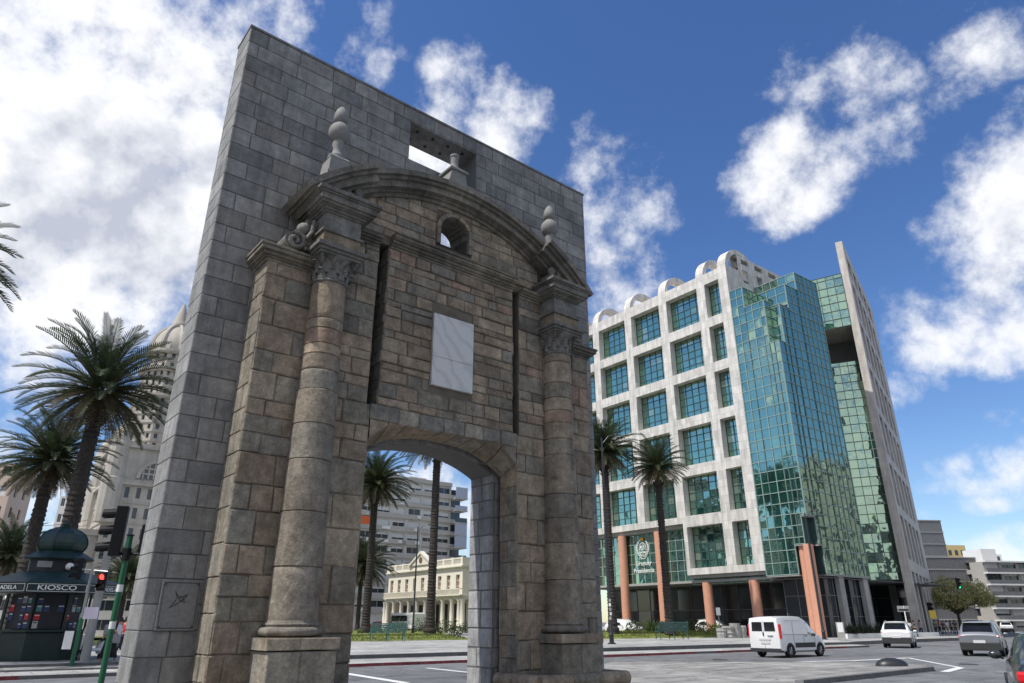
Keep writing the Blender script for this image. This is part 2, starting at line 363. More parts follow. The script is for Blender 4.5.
def tag(o, label=None, cat=None, group=None, kind=None):
    if label: o['label'] = label
    if cat: o['category'] = cat
    if group: o['group'] = group
    if kind: o['kind'] = kind
    return o
def thing(name, loc, rz, label, cat, group=None):
    o = bpy.data.objects.new(name, None); COL.objects.link(o); o.location = loc; o.rotation_euler.z = rz; o.empty_display_size = .3
    return tag(o, label, cat, group)
def copy_tree(o, parent=None):
    c = o.copy(); COL.objects.link(c); c.parent = parent
    for ch in list(o.children): copy_tree(ch, c)
    return c
def face(origin, u, w):
    """face space: x = along u, y = up, z = outward w"""
    u = Vector(u).normalized(); w = Vector(w).normalized(); v = Vector((0,0,1))
    m = Matrix((u, v, w)).transposed().to_4x4(); m.translation = Vector(origin); return m
def text(s, size, mat, parent, loc, rot, ext=.01, sx=1, name='lettering', align='CENTER', shear=0):
    c = bpy.data.curves.new(name, 'FONT'); c.body = s; c.size = size; c.extrude = ext; c.align_x = align; c.align_y = 'CENTER'; c.shear = shear; c.offset = size*.012
    t = bpy.data.objects.new('tmp', c); COL.objects.link(t)
    dg = bpy.context.evaluated_depsgraph_get(); me = bpy.data.meshes.new_from_object(t.evaluated_get(dg))
    bpy.data.objects.remove(t); me.materials.clear(); me.materials.append(M[mat])
    o = bpy.data.objects.new(name, me); COL.objects.link(o); o.parent = parent; o.location = loc; o.rotation_euler = rot; o.scale = (sx,1,1)
    return o
def offset_poly(p, d):
    n = len(p); out = []
    for i in range(n):
        a, b, c = Vector(p[i-1]), Vector(p[i]), Vector(p[(i+1)%n])
        e1 = (b-a); e2 = (c-b)
        if e1.length < 1e-6 or e2.length < 1e-6: out.append(tuple(b)); continue
        e1.normalize(); e2.normalize(); n1 = Vector((-e1.y, e1.x)); n2 = Vector((-e2.y, e2.x))
        m = n1+n2; k = 1+n1.dot(n2)
        if k < .25: k = .25
        q = b + m*(d/k); out.append((q.x, q.y))
    return out
def stone(mb, poly, h=0.0, gap=.005, ch=.012, back=.05, jig=0.0, tilt=0.0):
    """one dressed block: poly CCW in face space, front at height h, chamfered arris"""
    if jig: poly = [(x+random.uniform(-jig,jig), y+random.uniform(-jig,jig)) for x, y in poly]
    a = offset_poly(poly, gap); b = offset_poly(poly, gap+ch); n = len(a)
    cx = sum(p[0] for p in a)/n; cy = sum(p[1] for p in a)/n; tx, ty = random.uniform(-tilt,tilt), random.uniform(-tilt,tilt)
    vs = [(x,y,-back) for x,y in a]+[(x,y,h-ch*.8) for x,y in a]+[(x,y,h+(x-cx)*tx+(y-cy)*ty) for x,y in b]
    fs = [(i,(i+1)%n,n+(i+1)%n,n+i) for i in range(n)]+[(n+i,n+(i+1)%n,2*n+(i+1)%n,2*n+i) for i in range(n)]+[tuple(range(2*n,3*n))]
    mb.add(vs, fs)
def ashlar(mb, u0, u1, v0, v1, rowh, ln, cols, lo=None, hi=None, holes=(), rough=0.0, jig=0.0, tilt=0.0, gap=.005, ch=.01, rv=.0, rows=None, edge_stag=True):
    """courses of blocks. lo(u)/hi(u): optional clipping curves. holes: [(u0,u1,v0,v1)] (clean rects)."""
    if rows is None:
        rows = []; v = v0
        while v < v1-1e-3:
            h = rowh*(1+random.uniform(-rv, rv))
            if v1-v-h < rowh*.45: h = v1-v
            rows.append((v, v+h)); v += h
    for ri, (a, b) in enumerate(rows):
        segs = [(u0, u1)]
        for (h0,h1,g0,g1) in holes:
            if a < g1-1e-3 and b > g0+1e-3:
                segs = [q for s0, s1 in segs for q in ((s0, min(s1,h0)), (max(s0,h1), s1)) if q[1]-q[0] > .03]
        for s0, s1 in segs:
            x = s0; first = True
            while x < s1-1e-3:
                l = random.uniform(*ln)
                if first and edge_stag and ri % 2: l *= .55
                first = False
                if s1-x-l < ln[0]*.6: l = s1-x
                e = min(x+l, s1)
                mb.col = random.choice(cols) if callable(cols) is False else cols((x+e)/2, (a+b)/2)
                k = random.uniform(.91, 1.09); mb.col = tuple(c*k for c in mb.col)
                hh = random.uniform(0, rough)
                if lo is None and hi is None: poly = [(x,a),(e,a),(e,b),(x,b)]
                else:
                    n = 7; us = [x+(e-x)*i/(n-1) for i in range(n)]
                    bt = [(u, max(a, lo(u)) if lo else a) for u in us]; tp = [(u, min(b, hi(u)) if hi else b) for u in us]
                    ok = [i for i in range(n) if tp[i][1]-bt[i][1] > .03]
                    if len(ok) < 2: x = e; continue
                    i0, i1 = ok[0], ok[-1]
                    bt = bt[i0:i1+1]; tp = tp[i0:i1+1]
                    if max(q[1] for q in bt)-a < 1e-4: bt = [bt[0], bt[-1]]
                    if b-min(q[1] for q in tp) < 1e-4: tp = [tp[0], tp[-1]]
                    poly = bt+tp[::-1]
                stone(mb, poly, hh, gap, ch, .04, jig, tilt)
                x = e
def grid_wall(wall, u0, u1, v0, v1, ucuts, vcuts, depth, skip=None):
    """wall skin in face space with real openings; returns list of (ua,ub,va,vb)"""
    us = sorted({u0,u1,*[a for c in ucuts for a in c]}); vs = sorted({v0,v1,*[a for c in vcuts for a in c]})
    wins = []
    for i in range(len(us)-1):
        for j in range(len(vs)-1):
            a, b, c, d = us[i], us[i+1], vs[j], vs[j+1]
            isw = any(abs(a-p[0])<1e-6 and abs(b-p[1])<1e-6 for p in ucuts) and any(abs(c-p[0])<1e-6 and abs(d-p[1])<1e-6 for p in vcuts)
            if isw and not (skip and skip((a+b)/2, (c+d)/2)):
                wins.append((a,b,c,d)); e = -depth
                wall.quad((a,c,0),(b,c,0),(b,c,e),(a,c,e)); wall.quad((a,d,e),(b,d,e),(b,d,0),(a,d,0))
                wall.quad((a,c,e),(a,d,e),(a,d,0),(a,c,0)); wall.quad((b,c,0),(b,d,0),(b,d,e),(b,c,e))
            else: wall.quad((a,c,0),(b,c,0),(b,d,0),(a,d,0))
    return wins
_winmesh = {}
def put_windows(wins, xf, depth, parent, mats=('wglass','blind'), nu=2, nv=2, blind=.5, name='window', cap=100, bar=.04):
    """one window object per opening (frame bars, pane, roller blind), shared meshes"""
    extra = MB()
    for i, (a,b,c,d) in enumerate(wins):
        w, h = round(b-a,2), round(d-c,2); bl = random.choice((0, .35, .7, 1)) if random.random() < blind else 0
        key = (w,h,bl,mats,nu,nv)
        tgt = None
        if key not in _winmesh or i >= cap:
            q = MB() if i < cap else extra
            x0, z0 = (0,0) if i < cap else (a, c)
            zz = 0 if i < cap else -depth
            if i >= cap: q.xf = xf
            q.m = 0; q.quad((x0,z0,zz+.0),(x0+w,z0,zz),(x0+w,z0+h,zz),(x0,z0+h,zz))
            q.m = 2
            for k in range(nu+1): 
                xx = x0+w*k/nu; q.box(max(x0,xx-bar), min(x0+w,xx+bar), z0, z0+h, zz+.004, zz+.05)
            for k in range(nv+1):
                yy = z0+h*k/nv; q.box(x0, x0+w, max(z0,yy-bar), min(z0+h,yy+bar), zz+.006, zz+.045)
            if bl: q.m = 1; q.quad((x0+.05,z0+h*(1-bl),zz+.06),(x0+w-.05,z0+h*(1-bl),zz+.06),(x0+w-.05,z0+h-.02,zz+.06),(x0+.05,z0+h-.02,zz+.06))
            if i < cap:
                o = q.build(name, [mats[0], mats[1], mats[2] if len(mats) > 2 else 'concrete'], parent)
                _winmesh[key] = o.data
                o.matrix_local = xf @ Matrix.Translation((a,c,-depth)); continue
            else: continue
        o = bpy.data.objects.new(name, _winmesh[key]); COL.objects.link(o); o.parent = parent
        o.matrix_local = xf @ Matrix.Translation((a,c,-depth))
    if extra.f:
        tag(extra.build(name, [mats[0], mats[1], mats[2] if len(mats) > 2 else 'concrete'], parent), kind='stuff')

# ------------------------------------------------------------------ ground
def poly_sheet(name, pts, z, mat, kind='structure'):
    mb = MB(); mb.add([(x,y,z) for x,y in pts], [tuple(range(len(pts)))]); o = mb.build(name, mat); tag(o, kind=kind); return o
def slab_ground(name, pts, z, mat, kerbm='kerb', h=None):
    """raised paving: top sheet and kerb sides (pts CCW)"""
    h = h or z; n = len(pts); mb = MB()
    mb.m = 0; mb.add([(x,y,z) for x,y in pts], [tuple(range(n))])
    ins = offset_poly(pts, .22); mb.m = 1
    for i in range(n):
        j = (i+1)%n; a, b, c, d = pts[i], pts[j], ins[j], ins[i]
        mb.quad((a[0],a[1],0),(b[0],b[1],0),(b[0],b[1],z+.004),(a[0],a[1],z+.004))
        mb.quad((a[0],a[1],z+.004),(b[0],b[1],z+.004),(c[0],c[1],z+.004),(d[0],d[1],z+.004))
    o = mb.build(name, [mat, kerbm]); tag(o, kind='structure'); return o
g = MB(); Ngr = 40
g.add([(-2500,-2500,0),(2500,-2500,0),(2500,2500,0),(-2500,2500,0)], [(0,1,2,3)])
tag(g.build('road', 'asphalt'), kind='structure')
D_ = Vector((.7731,.6343,0)); N_ = Vector((-.6343,.7731,0))
island = slab_ground('traffic_island_paving', [(-14,-4),(2,5),(7.9,21.4-.6),(11.6,24.0),(14.2,26.3),(14.9,26.9),(15.3,27.7),(15.3,28.7),(14.6,29.6),(13.2,30.2),(4.0,31.0),(1.6,24.0),(-3,17.5),(-12,9)], .13, 'pave', 'kerb')
# plaza pavement: outer low step with red kerb, then the upper step
def kline(x, c, m=.735): return c+m*x
plz = slab_ground('gutter_step', [(-60,kline(-60,33.7)),(22.4,kline(22.4,33.7)),(24.6,51.9),(25.2,53.4),(24.4,54.6),(20,58),(-60,8)][:5]+[(-60,kline(-60,41))], .10, 'pave2', 'kerb')
rk = MB(); a = Vector((-60,kline(-60,33.7),0)); b = Vector((22.4,kline(22.4,33.7),0)); dr = (b-a).normalized(); nn = Vector((dr.y,-dr.x,0))
for i in range(60):
    if random.random() < .16: continue
    p = a+(b-a)*(i/60); q = a+(b-a)*((i+.96)/60); o1 = nn*.004
    rk.quad(p+o1, q+o1, q+o1+Vector((0,0,.1)), p+o1+Vector((0,0,.1)))
    p2, q2 = p-nn*.1, q-nn*.1; z = Vector((0,0,.108)); rk.quad(p+o1+z, q+o1+z, q2+z, p2+z)
tag(rk.build('red_kerb_marking', 'red'), kind='structure')
plaza = slab_ground('plaza_paving', [(-60,kline(-60,38.8)),(-7,33.5),(5.5,42.9),(15.3,50.3),(24.6,54.6),(25.6,56.2),(31,61.5),(47,74),(62,95),(80,135),(20,260),(-140,260),(-140,kline(-60,38.8)-10)], .24, 'pave2', 'kerb')
# lawn beds (gentle mound)
def lawn(name, pts, h=.45, z0=.24):
    n = len(pts); i1 = offset_poly(pts, .15); i2 = offset_poly(pts, 2.2); mb = MB()
    R0 = [(x,y,z0) for x,y in pts]; R1 = [(x,y,z0+.1) for x,y in i1]; R2 = [(x,y,z0+h) for x,y in i2]
    mb.add(R0+R1+R2, [(i,(i+1)%n,n+(i+1)%n,n+i) for i in range(n)]+[(n+i,n+(i+1)%n,2*n+(i+1)%n,2*n+i) for i in range(n)]+[tuple(range(2*n,3*n))])
    tag(mb.build(name, 'grass'), kind='structure')
lawn('lawn', [(6.5,64.2),(22.0,73.2),(14,90),(-2,104),(-4,92)], .5)
lawn('lawn', [(-22,50.5),(-3.5,62.0),(-6.5,80),(-34,74),(-38,46)], .32)
lawn('lawn', [(-36,84),(-8,88),(-9,104),(-44,100)], .3)
# tufted grass over the beds (one countless mass)
gt = MB()
def tufts(n, f):
    for _ in range(n):
        x, y, z = f(); a = random.uniform(0, math.pi); w = .05; h = random.uniform(.06,.16); k = random.uniform(.7,1.3)
        gt.col = (.14*k*random.uniform(.8,1.3),.17*k,.035*k)
        dx, dy = math.cos(a)*w, math.sin(a)*w; lx, ly = random.uniform(-.05,.05), random.uniform(-.05,.05)
        gt.add([(x-dx,y-dy,z),(x+dx,y+dy,z),(x+lx,y+ly,z+h)], [(0,1,2)])
def edge_pt(a, b, d0, d1, zf):
    def f():
        t = random.random(); p = Vector(a).lerp(Vector(b), t); d = (Vector(b)-Vector(a)).normalized(); n = Vector((-d.y, d.x)); s = random.uniform(d0, d1)
        q = p+n*s; return q.x, q.y, zf(s)
    return f
tufts(5000, edge_pt((6.5,64.2),(22,73.2), .1, 7, lambda s: .34+min(1,max(0,(s-.15)/2.05))*.38))
tufts(5000, edge_pt((-22,50.5),(-3.5,62), .1, 8, lambda s: .34+min(1,max(0,(s-.15)/2.05))*.2))
tag(gt.build('grass_tufts', 'leaf'), 'short patchy grass covering the plaza lawn beds', 'grass', kind='stuff')
# left pavement (kiosk)
slab_ground('kiosk_pavement', [(-40,16.5),(-16.3,24.6),(-12.8,27.0),(-11.8,28.6),(-12.4,30.5),(-26,46),(-60,60)], .15, 'pave', 'kerb')
# road markings
rl = MB()
def stripe(pts, w=.16, z=.004):
    for p, q in zip(pts[:-1], pts[1:]):
        p = Vector((*p,z)); q = Vector((*q,z)); d = (q-p).normalized(); n = Vector((-d.y,d.x,0))*w/2; rl.quad(p-n,q-n,q+n,p+n)
stripe([(11.2,32.6),(15.2,33.9),(19.0,36.4),(19.3,34.6),(17.1,29.0),(16.7,28.5),(14.9,26.2)][:3], .3)
stripe([(19.0,36.4),(16.9,28.7)], .17, .008); stripe([(16.9,28.7),(14.9,26.3)], .3, .012)
stripe([(-6.4,26.9),(-3.0,21.7)], .3); stripe([(-3.2,28.6),(-.8,25.2)], .22)
for k in range(6): stripe([(26+k*3.2,33+k*4.5),(27.4+k*3.2,35+k*4.5)], .14)
tag(rl.build('lane_markings', 'line'), kind='structure')

# ------------------------------------------------------------------ granite slab behind the gateway
P0 = (-4.5045, 9.0, 0); GRZ = math.atan2(.6343, .7731)
CX = 4.02; SW = 8.04; SH = 11.13; ST = .64
slabT = thing('granite_wall', P0, GRZ, 'tall grey granite block wall standing behind the old stone gateway', 'wall')
def sarch(s): 
    h = abs(s-CX)/1.34
    return 4.37-.32*h**2.3 if h <= 1.002 else -1
OH = (3.24,4.85,9.927,10.829); OO = (3.38,4.68,7.75,9.12)
core = MB(); e = .012
core.box(0+e,2.68,0+e,ST-e,0,SH-.004); core.box(5.36,SW-e,0+e,ST-e,0,SH-.004)
ap = [(2.68+(5.36-2.68)*i/24) for i in range(25)]
for i in range(24):   # arch underside, column by column
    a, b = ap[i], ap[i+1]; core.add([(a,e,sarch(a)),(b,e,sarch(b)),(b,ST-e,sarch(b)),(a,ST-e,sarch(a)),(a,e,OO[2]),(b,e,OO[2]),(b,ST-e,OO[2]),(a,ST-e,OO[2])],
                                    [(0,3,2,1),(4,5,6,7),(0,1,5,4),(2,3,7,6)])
core.box(2.68,OO[0],e,ST-e,OO[2],OH[2]); core.box(OO[1],5.36,e,ST-e,OO[2],OH[2]); core.box(OO[0],OO[1],e,ST-e,OO[3],OH[2])
core.box(2.68,OH[0],e,ST-e,OH[2],SH-.004); core.box(OH[1],5.36,e,ST-e,OH[2],SH-.004); core.box(OH[0],OH[1],e,ST-e,OH[3],SH-.004)
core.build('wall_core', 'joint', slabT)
GREY = [(.25,.248,.242),(.275,.27,.262),(.225,.225,.222),(.295,.288,.275),(.25,.242,.226),(.205,.205,.203),(.31,.303,.29)]
mb = MB(); rows = []; z = 0
nrow = 37
for i in range(nrow): rows.append((SH*i/nrow, SH*(i+1)/nrow))
FR = face((0,0,0),(1,0,0),(0,-1,0)); mb.xf = FR
lo = lambda u: sarch(u)
ashlar(mb, 0, SW, 0, SH, .3, (.32,.74), GREY, lo=lo, holes=[OH, OO, (2.69,5.35,-1,4.03)], rough=.006, gap=.005, ch=.008, tilt=.006, jig=.002, rows=rows)
mb.xf = face((0,ST,0),(0,-1,0),(-1,0,0)); ashlar(mb, 0, ST, 0, SH, .3, (.9,1.2), [(.30,.30,.29),(.33,.325,.315),(.27,.27,.265)], rough=.004, gap=.004, ch=.007, rows=rows)  # end faces paler than the front: sunlight put into the block colours
mb.xf = face((SW,0,0),(0,1,0),(1,0,0)); ashlar(mb, 0, ST, 0, SH, .3, (.9,1.2), [(.30,.30,.29),(.33,.325,.315),(.27,.27,.265)], rough=.004, gap=.004, ch=.007, rows=rows)
mb.xf = face((SW,ST,0),(-1,0,0),(0,1,0)); ashlar(mb, 0, SW, 0, SH, .3, (.38,.85), GREY, lo=lambda u: sarch(SW-u), holes=[(SW-OH[1],SW-OH[0],OH[2],OH[3]),(SW-OO[1],SW-OO[0],OO[2],OO[3]),(SW-5.35,SW-2.69,-1,4.03)], rough=.004, gap=.004, ch=.006, rows=rows)
for x, u, w, o in ((2.68,(0,1,0),(1,0,0),(2.68,0,0)), (5.36,(0,-1,0),(-1,0,0),(5.36,ST,0))):
    mb.xf = face(o,u,w); ashlar(mb, .0, ST, 0, 4.06, .3, (.24,.40), [(.36,.36,.36),(.42,.42,.41),(.30,.30,.30)], rough=.012, gap=.010, ch=.01, rows=rows[:13]+[(rows[13][0],4.06)], edge_stag=False)  # reveal blocks palest: skylight on the jambs put into their colours
mb.build('facing_blocks', 'slab', slabT)
mb = MB(); mb.col = (.2,.2,.2)
mb.xf = I4; mb.box(-.015,SW+.015,-.015,ST+.015,SH,SH+.045); 
for z in (OH[3],): mb.box(OH[0],OH[1],.0,ST,z-.03,z-.004)
mb.build('coping', 'slab', slabT)
# ceiling bolts of the upper opening
mb = MB()
for i in range(4):
    for j in range(2): mb.lathe([(0,0),(.03,0),(.03,.02),(0,.02)][::-1] if 0 else [(.03,-.02),(.03,0)], 10, (OH[0]+.25+i*.37, .17+j*.3, OH[3]-.031))
mb.build('fixing_holes', 'black', slabT)
# plaque on the slab
pq = MB(); pq.col=(.15,.15,.15); pq.box(.175,.64,-.045,-.008,1.5,2.09); po = pq.build('plaque', 'plaque', slabT, bevel=.006)
pe = MB(); yy = -.049
def pol(pts):
    for p, q in zip(pts[:-1], pts[1:]): pe.tube([(p[0],yy,p[1]),(q[0],yy,q[1])], .0045, 5)
pol([(.2,1.53),(.615,1.53),(.615,2.06),(.2,2.06),(.2,1.53)])
c0 = (.40,1.86)
star = [(-.06,.10),(-.02,.04),(.0,.02),(.05,.04),(.09,.06),(.05,.0),(.07,-.03),(.02,-.02),(-.02,-.05),(-.10,-.10),(-.04,-.01),(-.03,.03),(-.06,.10)]
pol([(c0[0]+x,c0[1]+z) for x,z in star]); pol([(c0[0]+.02+.025*math.cos(a),c0[1]+.012+.025*math.sin(a)) for a in [i*.8 for i in range(9)]])
pe.build('engraving', 'etch', po)
for x,z in ((.215,2.045),(.6,2.045),(.215,1.545),(.6,1.545)): 
    b_ = MB(); b_.xf = Matrix.Translation((x,-.05,z)) @ Matrix.Rotation(R(90),4,'X'); b_.lathe([(.013,0),(.013,.008),(0,.012)],10); b_.build('screw','etch',po)

# ------------------------------------------------------------------ old gateway
F = -.55
gate = thing('stone_gateway', P0, GRZ, 'weathered brown stone gateway with columns, arched pediment and marble plaque', 'gateway')
BRN = [(0.280,0.224,0.167),(0.303,0.246,0.183),(0.254,0.213,0.165),(0.325,0.263,0.199)]; GRY = [(0.256,0.229,0.184),(0.228,0.206,0.167),(0.273,0.245,0.199),(0.241,0.223,0.187)]
PNK = [(0.312,0.226,0.174),(0.334,0.243,0.185)]; TAN = [(0.350,0.295,0.220),(0.326,0.273,0.204)]; DKG=[(0.172,0.161,0.139),(0.190,0.178,0.154)]
WALLC = BRN*3+GRY*4+PNK+TAN*2+DKG[:1]
PANEL = BRN*5+GRY*3+PNK+TAN*2+DKG
DRK = GRY+DKG+[(.17,.155,.135)]
LOWC = GRY*2+BRN*2+TAN*2
core = MB(); yb = -.01; yf = F+.014
def cb(x0,x1,z0,z1,y0=yf,y1=yb): core.box(x0,x1,y0,y1,z0,z1)
def sym(f):
    for s in (0, 1): f(s)
def mir(a, b, s): return (a, b) if not s else (2*CX-b, 2*CX-a)
for s in (0,1):
    x0,x1 = mir(.705,1.42,s); cb(x0,x1,0,6.6); x0,x1 = mir(1.42,2.50,s); cb(x0,x1,0,7.5)
    x0,x1 = mir(1.32,2.1,s); cb(x0,x1,7.5,8.0)
    x0,x1 = mir(2.49,2.68,s); cb(x0,x1,4.49,4.70); core.box(x0,x1,F+.38,yb,4.7,7.7)
cb(2.68,5.39,4.49,7.55)
def arcz(s, r=3.8, c=4.95):
    h = s-CX; return c+math.sqrt(max(0,r*r-h*h))
# tympanum core with the oculus left open
def oculus(s):
    h = abs(s-3.99)/.31
    return 8.27+.31*math.sqrt(max(0,1-h*h)) if h < 1 else None
def tcol(a, b):
    m = (a+b)/2; o = oculus(m)
    for z0, z1 in ([(7.55, None)] if o is None else [(7.55,7.93),(o,None)]):
        za = arcz(a)+.1 if z1 is None else z1; zb = arcz(b)+.1 if z1 is None else z1
        core.add([(a,yf,z0),(b,yf,z0),(b,yb,z0),(a,yb,z0),(a,yf,za),(b,yf,zb),(b,yb,zb),(a,yb,za)], [(0,3,2,1),(4,5,6,7),(0,1,5,4),(1,2,6,5),(2,3,7,6),(3,0,4,7)])
xs = [1.9,2.2,2.5,2.8,3.1,3.4,3.68]+[3.68+.62*i/12 for i in range(1,13)]+[4.6,4.9,5.2,5.5,5.8,6.14]
for a, b in zip(xs[:-1], xs[1:]): tcol(a, b)
core.build('rubble_core', 'mortar', gate)
# wings + pilaster strips
for s in (0,1):
    mb = MB()
    mb.xf = face((0,F,0),(1,0,0),(0,-1,0))
    x0,x1 = mir(.69,1.42,s); ashlar(mb,x0,x1,.62,6.6,.36,(.28,.6),WALLC if s else GRY*2+BRN*2+TAN,rough=.022,jig=.009,tilt=.035,rv=.35,ch=.016,gap=.005)
    x0,x1 = mir(1.42,1.9,s); ashlar(mb,x0,x1,.62,7.5,.4,(.4,.5),GRY,rough=.004,jig=.003,rv=.3)
    x0,x1 = mir(1.9,2.50,s); ashlar(mb,x0,x1,4.70,7.5,.27,(.25,.62),WALLC,rough=.022,jig=.009,tilt=.035,rv=.4,ch=.016,gap=.005)
    x0,x1 = mir(1.9,2.56,s); ashlar(mb,x0,x1,.62,4.70,.38,(.3,.7),LOWC,rough=.022,jig=.009,tilt=.035,rv=.35,ch=.018,gap=.005)
    # outer side, jamb reveal
    if not s:
        mb.xf = face((.69,0,0),(0,-1,0),(-1,0,0)); ashlar(mb,.0,-F,.62,6.6,.36,(.3,.55),GRY,rough=.01,jig=.004,rv=.3)
        mb.xf = face((2.56,F,0),(0,1,0),(1,0,0)); ashlar(mb,.0,-F-.08,.62,4.3,.38,(.3,.5),LOWC,rough=.01,rv=.25)
    else:
        mb.xf = face((7.35,F,0),(0,1,0),(1,0,0)); ashlar(mb,.0,-F,.62,6.6,.36,(.3,.55),GRY,rough=.01,jig=.004,rv=.3)
        mb.xf = face((5.48,-.08,0),(0,-1,0),(-1,0,0)); ashlar(mb,.0,-F-.08,.62,4.3,.38,(.3,.5),LOWC,rough=.01,rv=.25,tilt=.02)
    mb.build('pier_masonry', 'old', gate)
# jamb fill behind the reveal facing
for x0,x1 in ((2.50,2.55),(5.49,5.54)): mb = MB(); mb.box(x0,x1,F+.02,-.09,0,4.4); mb.build('jamb_core','mortar',gate)
# middle panel
mb = MB(); mb.xf = face((0,F,0),(1,0,0),(0,-1,0))
ashlar(mb,2.68,5.39,4.72,5.32,.2,(.22,.62),PANEL+GRY,rough=.02,jig=.012,tilt=.05,rv=.4,ch=.015,gap=.007,holes=[(3.60,4.46,5.22,6.56)])
ashlar(mb,2.68,5.39,5.32,7.5,.175,(.2,.72),PANEL,rough=.022,jig=.012,tilt=.05,rv=.4,ch=.015,gap=.008,holes=[(3.60,4.46,5.22,6.56)])
for x, u, w in ((2.68,(0,-1,0),(-1,0,0)),(5.39,(0,1,0),(1,0,0))):
    mb.xf = face((x,F if w[0]>0 else F+.38,0),u,w); ashlar(mb,0,.38,4.72,7.5,.22,(.3,.4),DKG,rough=.03,jig=.01,rv=.3)
mb.build('panel_masonry','old',gate)
mb = MB(); mb.xf = face((0,F,0),(1,0,0),(0,-1,0))
ashlar(mb,2.56,5.48,4.47,4.72,.25,(.35,.7),[(.25,.235,.2),(.3,.275,.225),(.21,.20,.175)],rough=.035,jig=.008,tilt=.02,ch=.015,rows=[(4.47,4.72)])
mb.build('string_course','old',gate)
# splayed lintel soffit: flat front edge, curved back edge
mb = MB(); n = 9
xa = [2.57+(5.47-2.57)*i/n for i in range(n+1)]
def zf(x): h=abs(x-CX)/1.45; return 4.47-(.0 if h<.72 else .30*((h-.72)/.28)**1.3)
def zb(x): h=abs(x-CX)/1.45; return 4.43-.42*h**2.6
for i in range(n):
    mb.col = random.choice(GRY+BRN); a, b = xa[i]+.006, xa[i+1]-.006; K_ = 4
    for k in range(K_):
        p, q = a+(b-a)*k/K_, a+(b-a)*(k+1)/K_; m1=(p+q)/2
        mb.add([(p,F+.0,zf(p)),(q,F,zf(q)),(q,F+.2,zf(q)-.5*(zf(q)-zb(q))),(p,F+.2,zf(p)-.5*(zf(p)-zb(p))),(q,-.09,zb(q)),(p,-.09,zb(p)),(p,F,4.475),(q,F,4.475)],
               [(0,1,2,3),(3,2,4,5),(0,6,7,1)])
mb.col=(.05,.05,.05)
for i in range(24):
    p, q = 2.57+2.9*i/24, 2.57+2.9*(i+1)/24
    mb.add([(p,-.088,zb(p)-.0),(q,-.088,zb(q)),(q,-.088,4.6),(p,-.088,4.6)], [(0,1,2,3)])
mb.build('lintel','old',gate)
# tympanum masonry
mb = MB(); mb.xf = face((0,F,0),(1,0,0),(0,-1,0)); hi = lambda u: arcz(u)+.02
TY = BRN*3+TAN*3+GRY*2
ashlar(mb,2.0,3.60,7.7,8.75,.19,(.3,.7),TY,hi=hi,rough=.014,jig=.006,tilt=.02,rv=.25,ch=.012)
ashlar(mb,4.38,6.04,7.7,8.75,.19,(.3,.7),TY,hi=hi,rough=.014,jig=.006,tilt=.02,rv=.25,ch=.012)
ashlar(mb,3.60,4.38,8.66,8.78,.12,(.3,.4),TY,hi=hi,rows=[(8.66,8.8)])
mb.build('tympanum_masonry','old',gate)
# oculus surround
mb = MB(); mb.xf = face((0,F-.03,0),(1,0,0),(0,-1,0))
def ring(a): return Vector((3.99+math.cos(a)*.31, 8.27+math.sin(a)*.31)), Vector((3.99+math.cos(a)*.40, 8.27+math.sin(a)*.395))
k = 7
for i in range(k):
    a0, a1 = math.pi*i/k, math.pi*(i+1)/k; am=(a0+a1)/2
    p = [ring(a0), ring(am), ring(a1)]; mb.col = random.choice(TAN+GRY)
    stone(mb, [tuple(p[0][0]),tuple(p[0][1]),tuple(p[1][1]),tuple(p[2][1]),tuple(p[2][0]),tuple(p[1][0])],.02,.004,.008,.03)
for x0,x1 in ((3.59,3.68),(4.30,4.39)):
    for z0,z1 in ((7.93,8.10),(8.10,8.27)): mb.col=random.choice(TAN+GRY); stone(mb,[(x0,z0),(x1,z0),(x1,z1),(x0,z1)],.02,.004,.008,.03)
mb.col=(.25,.24,.21); mb.xf=None
for i in range(12):   # splayed tunnel
    a0,a1 = math.pi*i/12, math.pi*(i+1)/12; r0=.31; r1=.31
    mb.add([(3.99+math.cos(a)*r,y,8.27+math.sin(a)*r) for a,r,y in ((a0,r0,F-.03),(a1,r0,F-.03),(a1,r1,0.0),(a0,r1,0.0))],[(0,1,2,3)])
mb.quad((3.68,F-.03,8.27),(3.68,0,8.27),(3.68,0,7.93),(3.68,F-.03,7.93)); mb.quad((4.30,F-.03,8.27),(4.30,0,8.27),(4.30,0,7.93),(4.30,F-.03,7.93)); mb.quad((3.68,F-.03,7.93),(4.3,F-.03,7.93),(4.3,0,7.93),(3.68,0,7.93))
mb.build('oculus_surround','old',gate)
# mouldings: stacked fasciae with cyma-like steps
def moulding(mb, x0, x1, y_back, y_face, z0, steps, cols, ends=(1,1), seg=.55, lip=None):
    """steps = [(projection, height)] upwards; blocks cut every seg"""
    x = x0; w = (x1-x0); n = max(1, round(w/seg)); 
    pmax = max(p for p,_ in steps)
    for i in range(n):
        a, b = x0+w*i/n+.002, x0+w*(i+1)/n-.002; kk=random.uniform(.85,1.1); mb.col = tuple(c*kk for c in random.choice(cols))
        z = z0; prof = [(y_back,z0)]
        for p, h in steps:
            prof += [(y_face-p, z), (y_face-p*1.0, z+h)]; z += h
        prof.append((y_back, z))
        ea = ends[0] if i == 0 else 0; eb = ends[1] if i == n-1 else 0
        z = z0
        for p, h in steps:
            q = p
            mb.box(a-(p if ea else 0), b+(p if eb else 0), y_face-p, y_back, z, z+h-.001); z += h
mb = MB(); CO = GRY+[(.16,.15,.13),(.21,.19,.16)]
ST1 = [(.03,.05),(.06,.035),(.10,.05),(.15,.025),(.17,.06),(.20,.03)]
moulding(mb,2.69,5.38,F+.3,F,7.49,ST1,CO,ends=(0,0)); mb.build('cornice','old',gate,bevel=.008)
